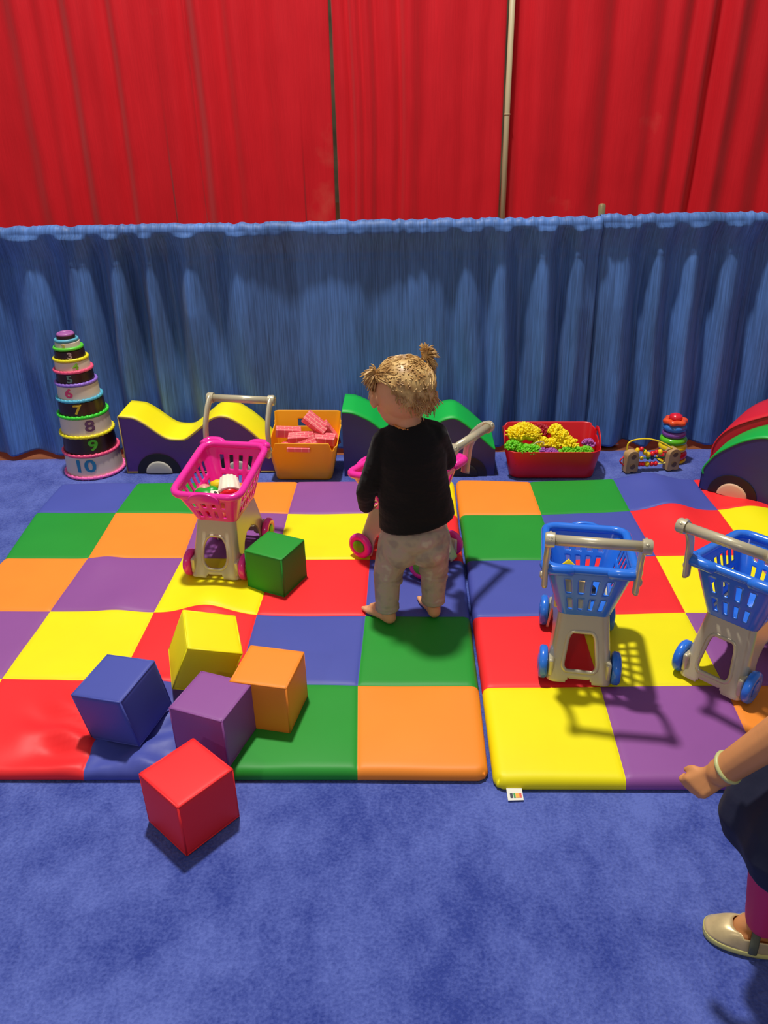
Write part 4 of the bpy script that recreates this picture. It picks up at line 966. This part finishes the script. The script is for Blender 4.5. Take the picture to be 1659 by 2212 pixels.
pigtail(up1, [(.1, 0, 1.0), (.9, 0, .8), (.8, -.1, .3), (.5, -.1, -.35), (0.0, 0, 1.1)], 170, .036, .28)
for _ in range(60):                                          # wisps over the right side of the face
    p = HM @ Vector((.066 + rnd.gauss(0, .004), rnd.uniform(-.03, .04), rnd.uniform(-.0, .05))); q = p + Vector((rnd.uniform(-.004, .016), rnd.gauss(0, .006), -rnd.uniform(.03, .06)))
    tube(bm, smooth_path([p, p.lerp(q, .5) + Vector((.008, 0, 0)), q], 3), .0009, n=4, cap=False)
for _ in range(30):
    p = HM @ Vector((-.07 + rnd.gauss(0, .003), rnd.uniform(.0, .05), rnd.uniform(.02, .05))); q = p + Vector((rnd.gauss(0, .006), rnd.gauss(0, .006), -rnd.uniform(.02, .05)))
    tube(bm, [p, q], .0008, n=4, cap=False)
hr = W2(obj('hair', bm, BLOND, T))
bm = bmesh.new(); torus(bm, .0055, .0022, Matrix.Translation(pl), 16, 6); torus(bm, .0055, .0025, Matrix.Translation(pr_ + Vector((0, 0, .006))), 16, 6)
o = obj('hair_tie', bm, mat('tan_hair_tie', (170, 120, 80), .6), T); W2(o)

# ---- second child walking in from the right edge
K = empty('person', (.45, -.42, 0), label='child in dark navy dress and magenta leggings walking in at the right edge', cat='person')
def W3(o): o.location = Vector((0, 0, 0)) - K.location; return o
bm = bmesh.new()
HM2 = head(bm, (.455, -.47, .885), 1, radians(90), radians(-14), 0, 1.05)
round_cone(bm, (.462, -.47, .83), .034, (.468, -.47, .73), .038)
ell(bm, (.455, -.46, .62), (.06, .08, .10)); ell(bm, (.445, -.45, .45), (.075, .085, .09))
SH, EL, WR = (.430, -.535, .725), (.345, -.530, .712), (.262, -.455, .500)
round_cone(bm, SH, .034, EL, .033); round_cone(bm, EL, .033, WR, .0225)
hand(bm, (.257, -.452, .490), (-.62, .15, -.75), (.35, .75, -.35), (-.5, .55, .3), 1.25, .85)
round_cone(bm, (.47, -.40, .665), .030, (.54, -.39, .57), .025); round_cone(bm, (.54, -.39, .57), .024, (.50, -.36, .47), .018); hand(bm, (.50, -.36, .465), (-.3, .1, -1), (-1, 0, .2), (0, -1, 0), 1.2, .5)
for hp, kn, an, he, to in (((.45, -.41, .40), (.424, -.405, .235), (.446, -.378, .075), (.475, -.382, .012), (.385, -.352, .012)), ((.46, -.50, .40), (.50, -.50, .235), (.60, -.50, .10), (.63, -.50, .03), (.55, -.51, .012))):
    round_cone(bm, hp, .055, kn, .042); round_cone(bm, kn, .038, an, .025); foot(bm, he, to, an, 1.15)
b2 = W3(sculpt('body', bm, mat('skin_tan', (216, 146, 90), .5, sub=.12, vary=.05, vscale=18), K, .0035, 4)); eyes(HM2, b2)
bm = bmesh.new()
ell(bm, (.452, -.465, .665), (.098, .098, .085)); ell(bm, (.452, -.465, .55), (.095, .10, .09))
rows = []
for z, rx, ry, cx in ((.56, .10, .10, .45), (.48, .125, .12, .445), (.42, .145, .135, .445), (.37, .155, .145, .45), (.325, .150, .142, .460), (.285, .125, .125, .475)):
    rows.append([bm.verts.new((cx + rx * (1 + .05 * sin(9 * 2 * pi * k / 48)) * cos(2 * pi * k / 48), -.445 + ry * (1 + .05 * sin(9 * 2 * pi * k / 48)) * sin(2 * pi * k / 48), z - .05 * cos(2 * pi * k / 48) * (.56 - z) * .9)) for k in range(48)])
for A, B in zip(rows, rows[1:]):
    for k in range(48): bm.faces.new((A[k], A[(k + 1) % 48], B[(k + 1) % 48], B[k]))
bm.faces.new(rows[0]); bm.faces.new(rows[-1][::-1])
round_cone(bm, (.445, -.52, .715), .042, (.405, -.537, .715), .044); round_cone(bm, (.46, -.42, .68), .042, (.49, -.398, .64), .04)
W3(sculpt('navy_dress', bm, mat('navy_cloth', (26, 30, 56), .75, bump=.5, bscale=20, bdist=.006), K, .0045, 5))
bm = bmesh.new()
for hp, kn, an in (((.45, -.41, .40), (.420, -.405, .235), (.440, -.384, .080)), ((.46, -.50, .40), (.50, -.50, .235), (.59, -.50, .125))):
    round_cone(bm, hp, .06, kn, .046); round_cone(bm, kn, .044, an, .033)
W3(sculpt('magenta_leggings', bm, mat('magenta_cloth', (206, 44, 104), .7, bump=.3, bscale=40, bdist=.003), K, .004, 4))
bm = bmesh.new(); torus(bm, .0225, .004, Matrix.Translation((.268, -.460, .516)) @ Vector((-.46, .42, -.85)).to_track_quat('Z', 'Y').to_matrix().to_4x4(), 24, 8)
W3(obj('wristband', bm, mat('pale_band', (196, 196, 130), .4), K))
bm = bmesh.new(); c2 = HM2 @ Matrix.Translation((0, -.012, .024)) @ Matrix.Diagonal((.076, .088, .080, 1)); r = bmesh.ops.create_uvsphere(bm, u_segments=32, v_segments=20, radius=1)
bmesh.ops.delete(bm, geom=[v for v in bm.verts if (v.co.y > .3 and v.co.z < .4) or v.co.z < -.75], context='VERTS')
for v in bm.verts: v.co = c2 @ (v.co * (1 + .03 * noise.noise(v.co * 5)))
W3(obj('hair', bm, hair_mat('brown_hair', (60, 38, 24), (112, 76, 46)), K))
def mary_jane(heel, toe, ht=.0):
    h, t = Vector(heel), Vector(toe); d = (t - h); L = d.length; d.normalize(); s = Vector((0, 0, 1)).cross(d); s.normalize()
    root = None; n = 40
    def half(u):                                             # half width along the sole
        return .034 * (sin(pi * min(1, u * 1.15) ** .75) ** .45 if u < .87 else 1) * 1.0
    def outline(k, sc_=1):
        a = 2 * pi * k / n; u = .5 - .5 * cos(a); w = (.027 + .011 * u) * (abs(sin(a)) ** .75) * (1 if sin(a) > 0 else -1)
        return h + d * ((u * (L + .03) - .015 - L * .0) * 1.0) * 1.0 + s * w * sc_
    bm = bmesh.new(); rows = []
    for z, q in ((.001, .97), (.001, 1.02), (.006, 1.06), (.012, 1.06), (.014, 1.0)): rows.append([bm.verts.new(Vector((*outline(k, q).xy, h.z + z - .004))) for k in range(n)])
    for A, B in zip(rows, rows[1:]):
        for k in range(n): bm.faces.new((A[k], A[(k + 1) % n], B[(k + 1) % n], B[k]))
    bm.faces.new(rows[0][::-1]); bm.faces.new(rows[-1])
    up = bmesh.new(); rows = []                              # upper: toe box and sides, open over the instep
    for j in range(9):
        f = j / 8; row = []
        for k in range(n):
            a = 2 * pi * k / n; u = .5 - .5 * cos(a)
            hgt = .030 if u < .62 else .030 * 1.0
            b = outline(k, 1.0); cen = h + d * (u * (L + .03) - .015)
            if u > .60:
                g = (u - .60) / .40; top = cen.lerp(b, .0) ; p = b.lerp(Vector((*(h + d * (.60 * (L + .03) - .015 + (u - .6) * (L + .03) * .25) + s * ((b - cen).dot(s)) * .55).xy, b.z)), f); z = .012 + .026 * sin(f * pi / 2)
            else: p = b.lerp(cen, .18 * f); z = .012 + .024 * f
            row.append(up.verts.new((p.x, p.y, h.z + z - .004)))
        rows.append(row)
    for A, B in zip(rows, rows[1:]):
        for k in range(n): up.faces.new((A[k], A[(k + 1) % n], B[(k + 1) % n], B[k]))
    st = bmesh.new(); c = h + d * (.47 * L); pts = [c + s * .036 + Vector((0, 0, .010)), c + s * .033 + Vector((0, 0, .034)), c + Vector((0, 0, .054)) - d * .004, c - s * .033 + Vector((0, 0, .034)), c - s * .036 + Vector((0, 0, .010))]
    tube(st, smooth_path(pts, 5), .0075, n=8, flat=.28, up=d)
    return bm, up, st
for i, (he, to) in enumerate((((.490, -.386, .004), (.372, -.350, .004)), ((.645, -.50, .022), (.53, -.51, .004)))):
    bmS, bmU, bmT = mary_jane(he, to)
    so = obj('shoe_sole', bmS, mat('cream_sole', (222, 214, 130), .5), K); W3(so); so['label'] = 'cream rubber shoe sole'
    u = obj('shoe_upper', bmU, mat('gold_shoe', (214, 190, 140), .35, metal=.3, vary=.15, vscale=40), K); W3(u); solidify(u, .002); u['label'] = 'shiny gold shoe upper'
    s_ = obj('shoe_strap', bmT, mat('olive_strap', (92, 96, 78), .6), K); W3(s_)

LEAN = Matrix(((1, 0, .08, 0), (0, 1, .13, 0), (0, 0, .87, 0), (0, 0, 0, 1)))   # weight over the front foot
for o in K.children_recursive:
    if o.type == 'MESH' and 'shoe' not in o.name: o.data.transform(LEAN)
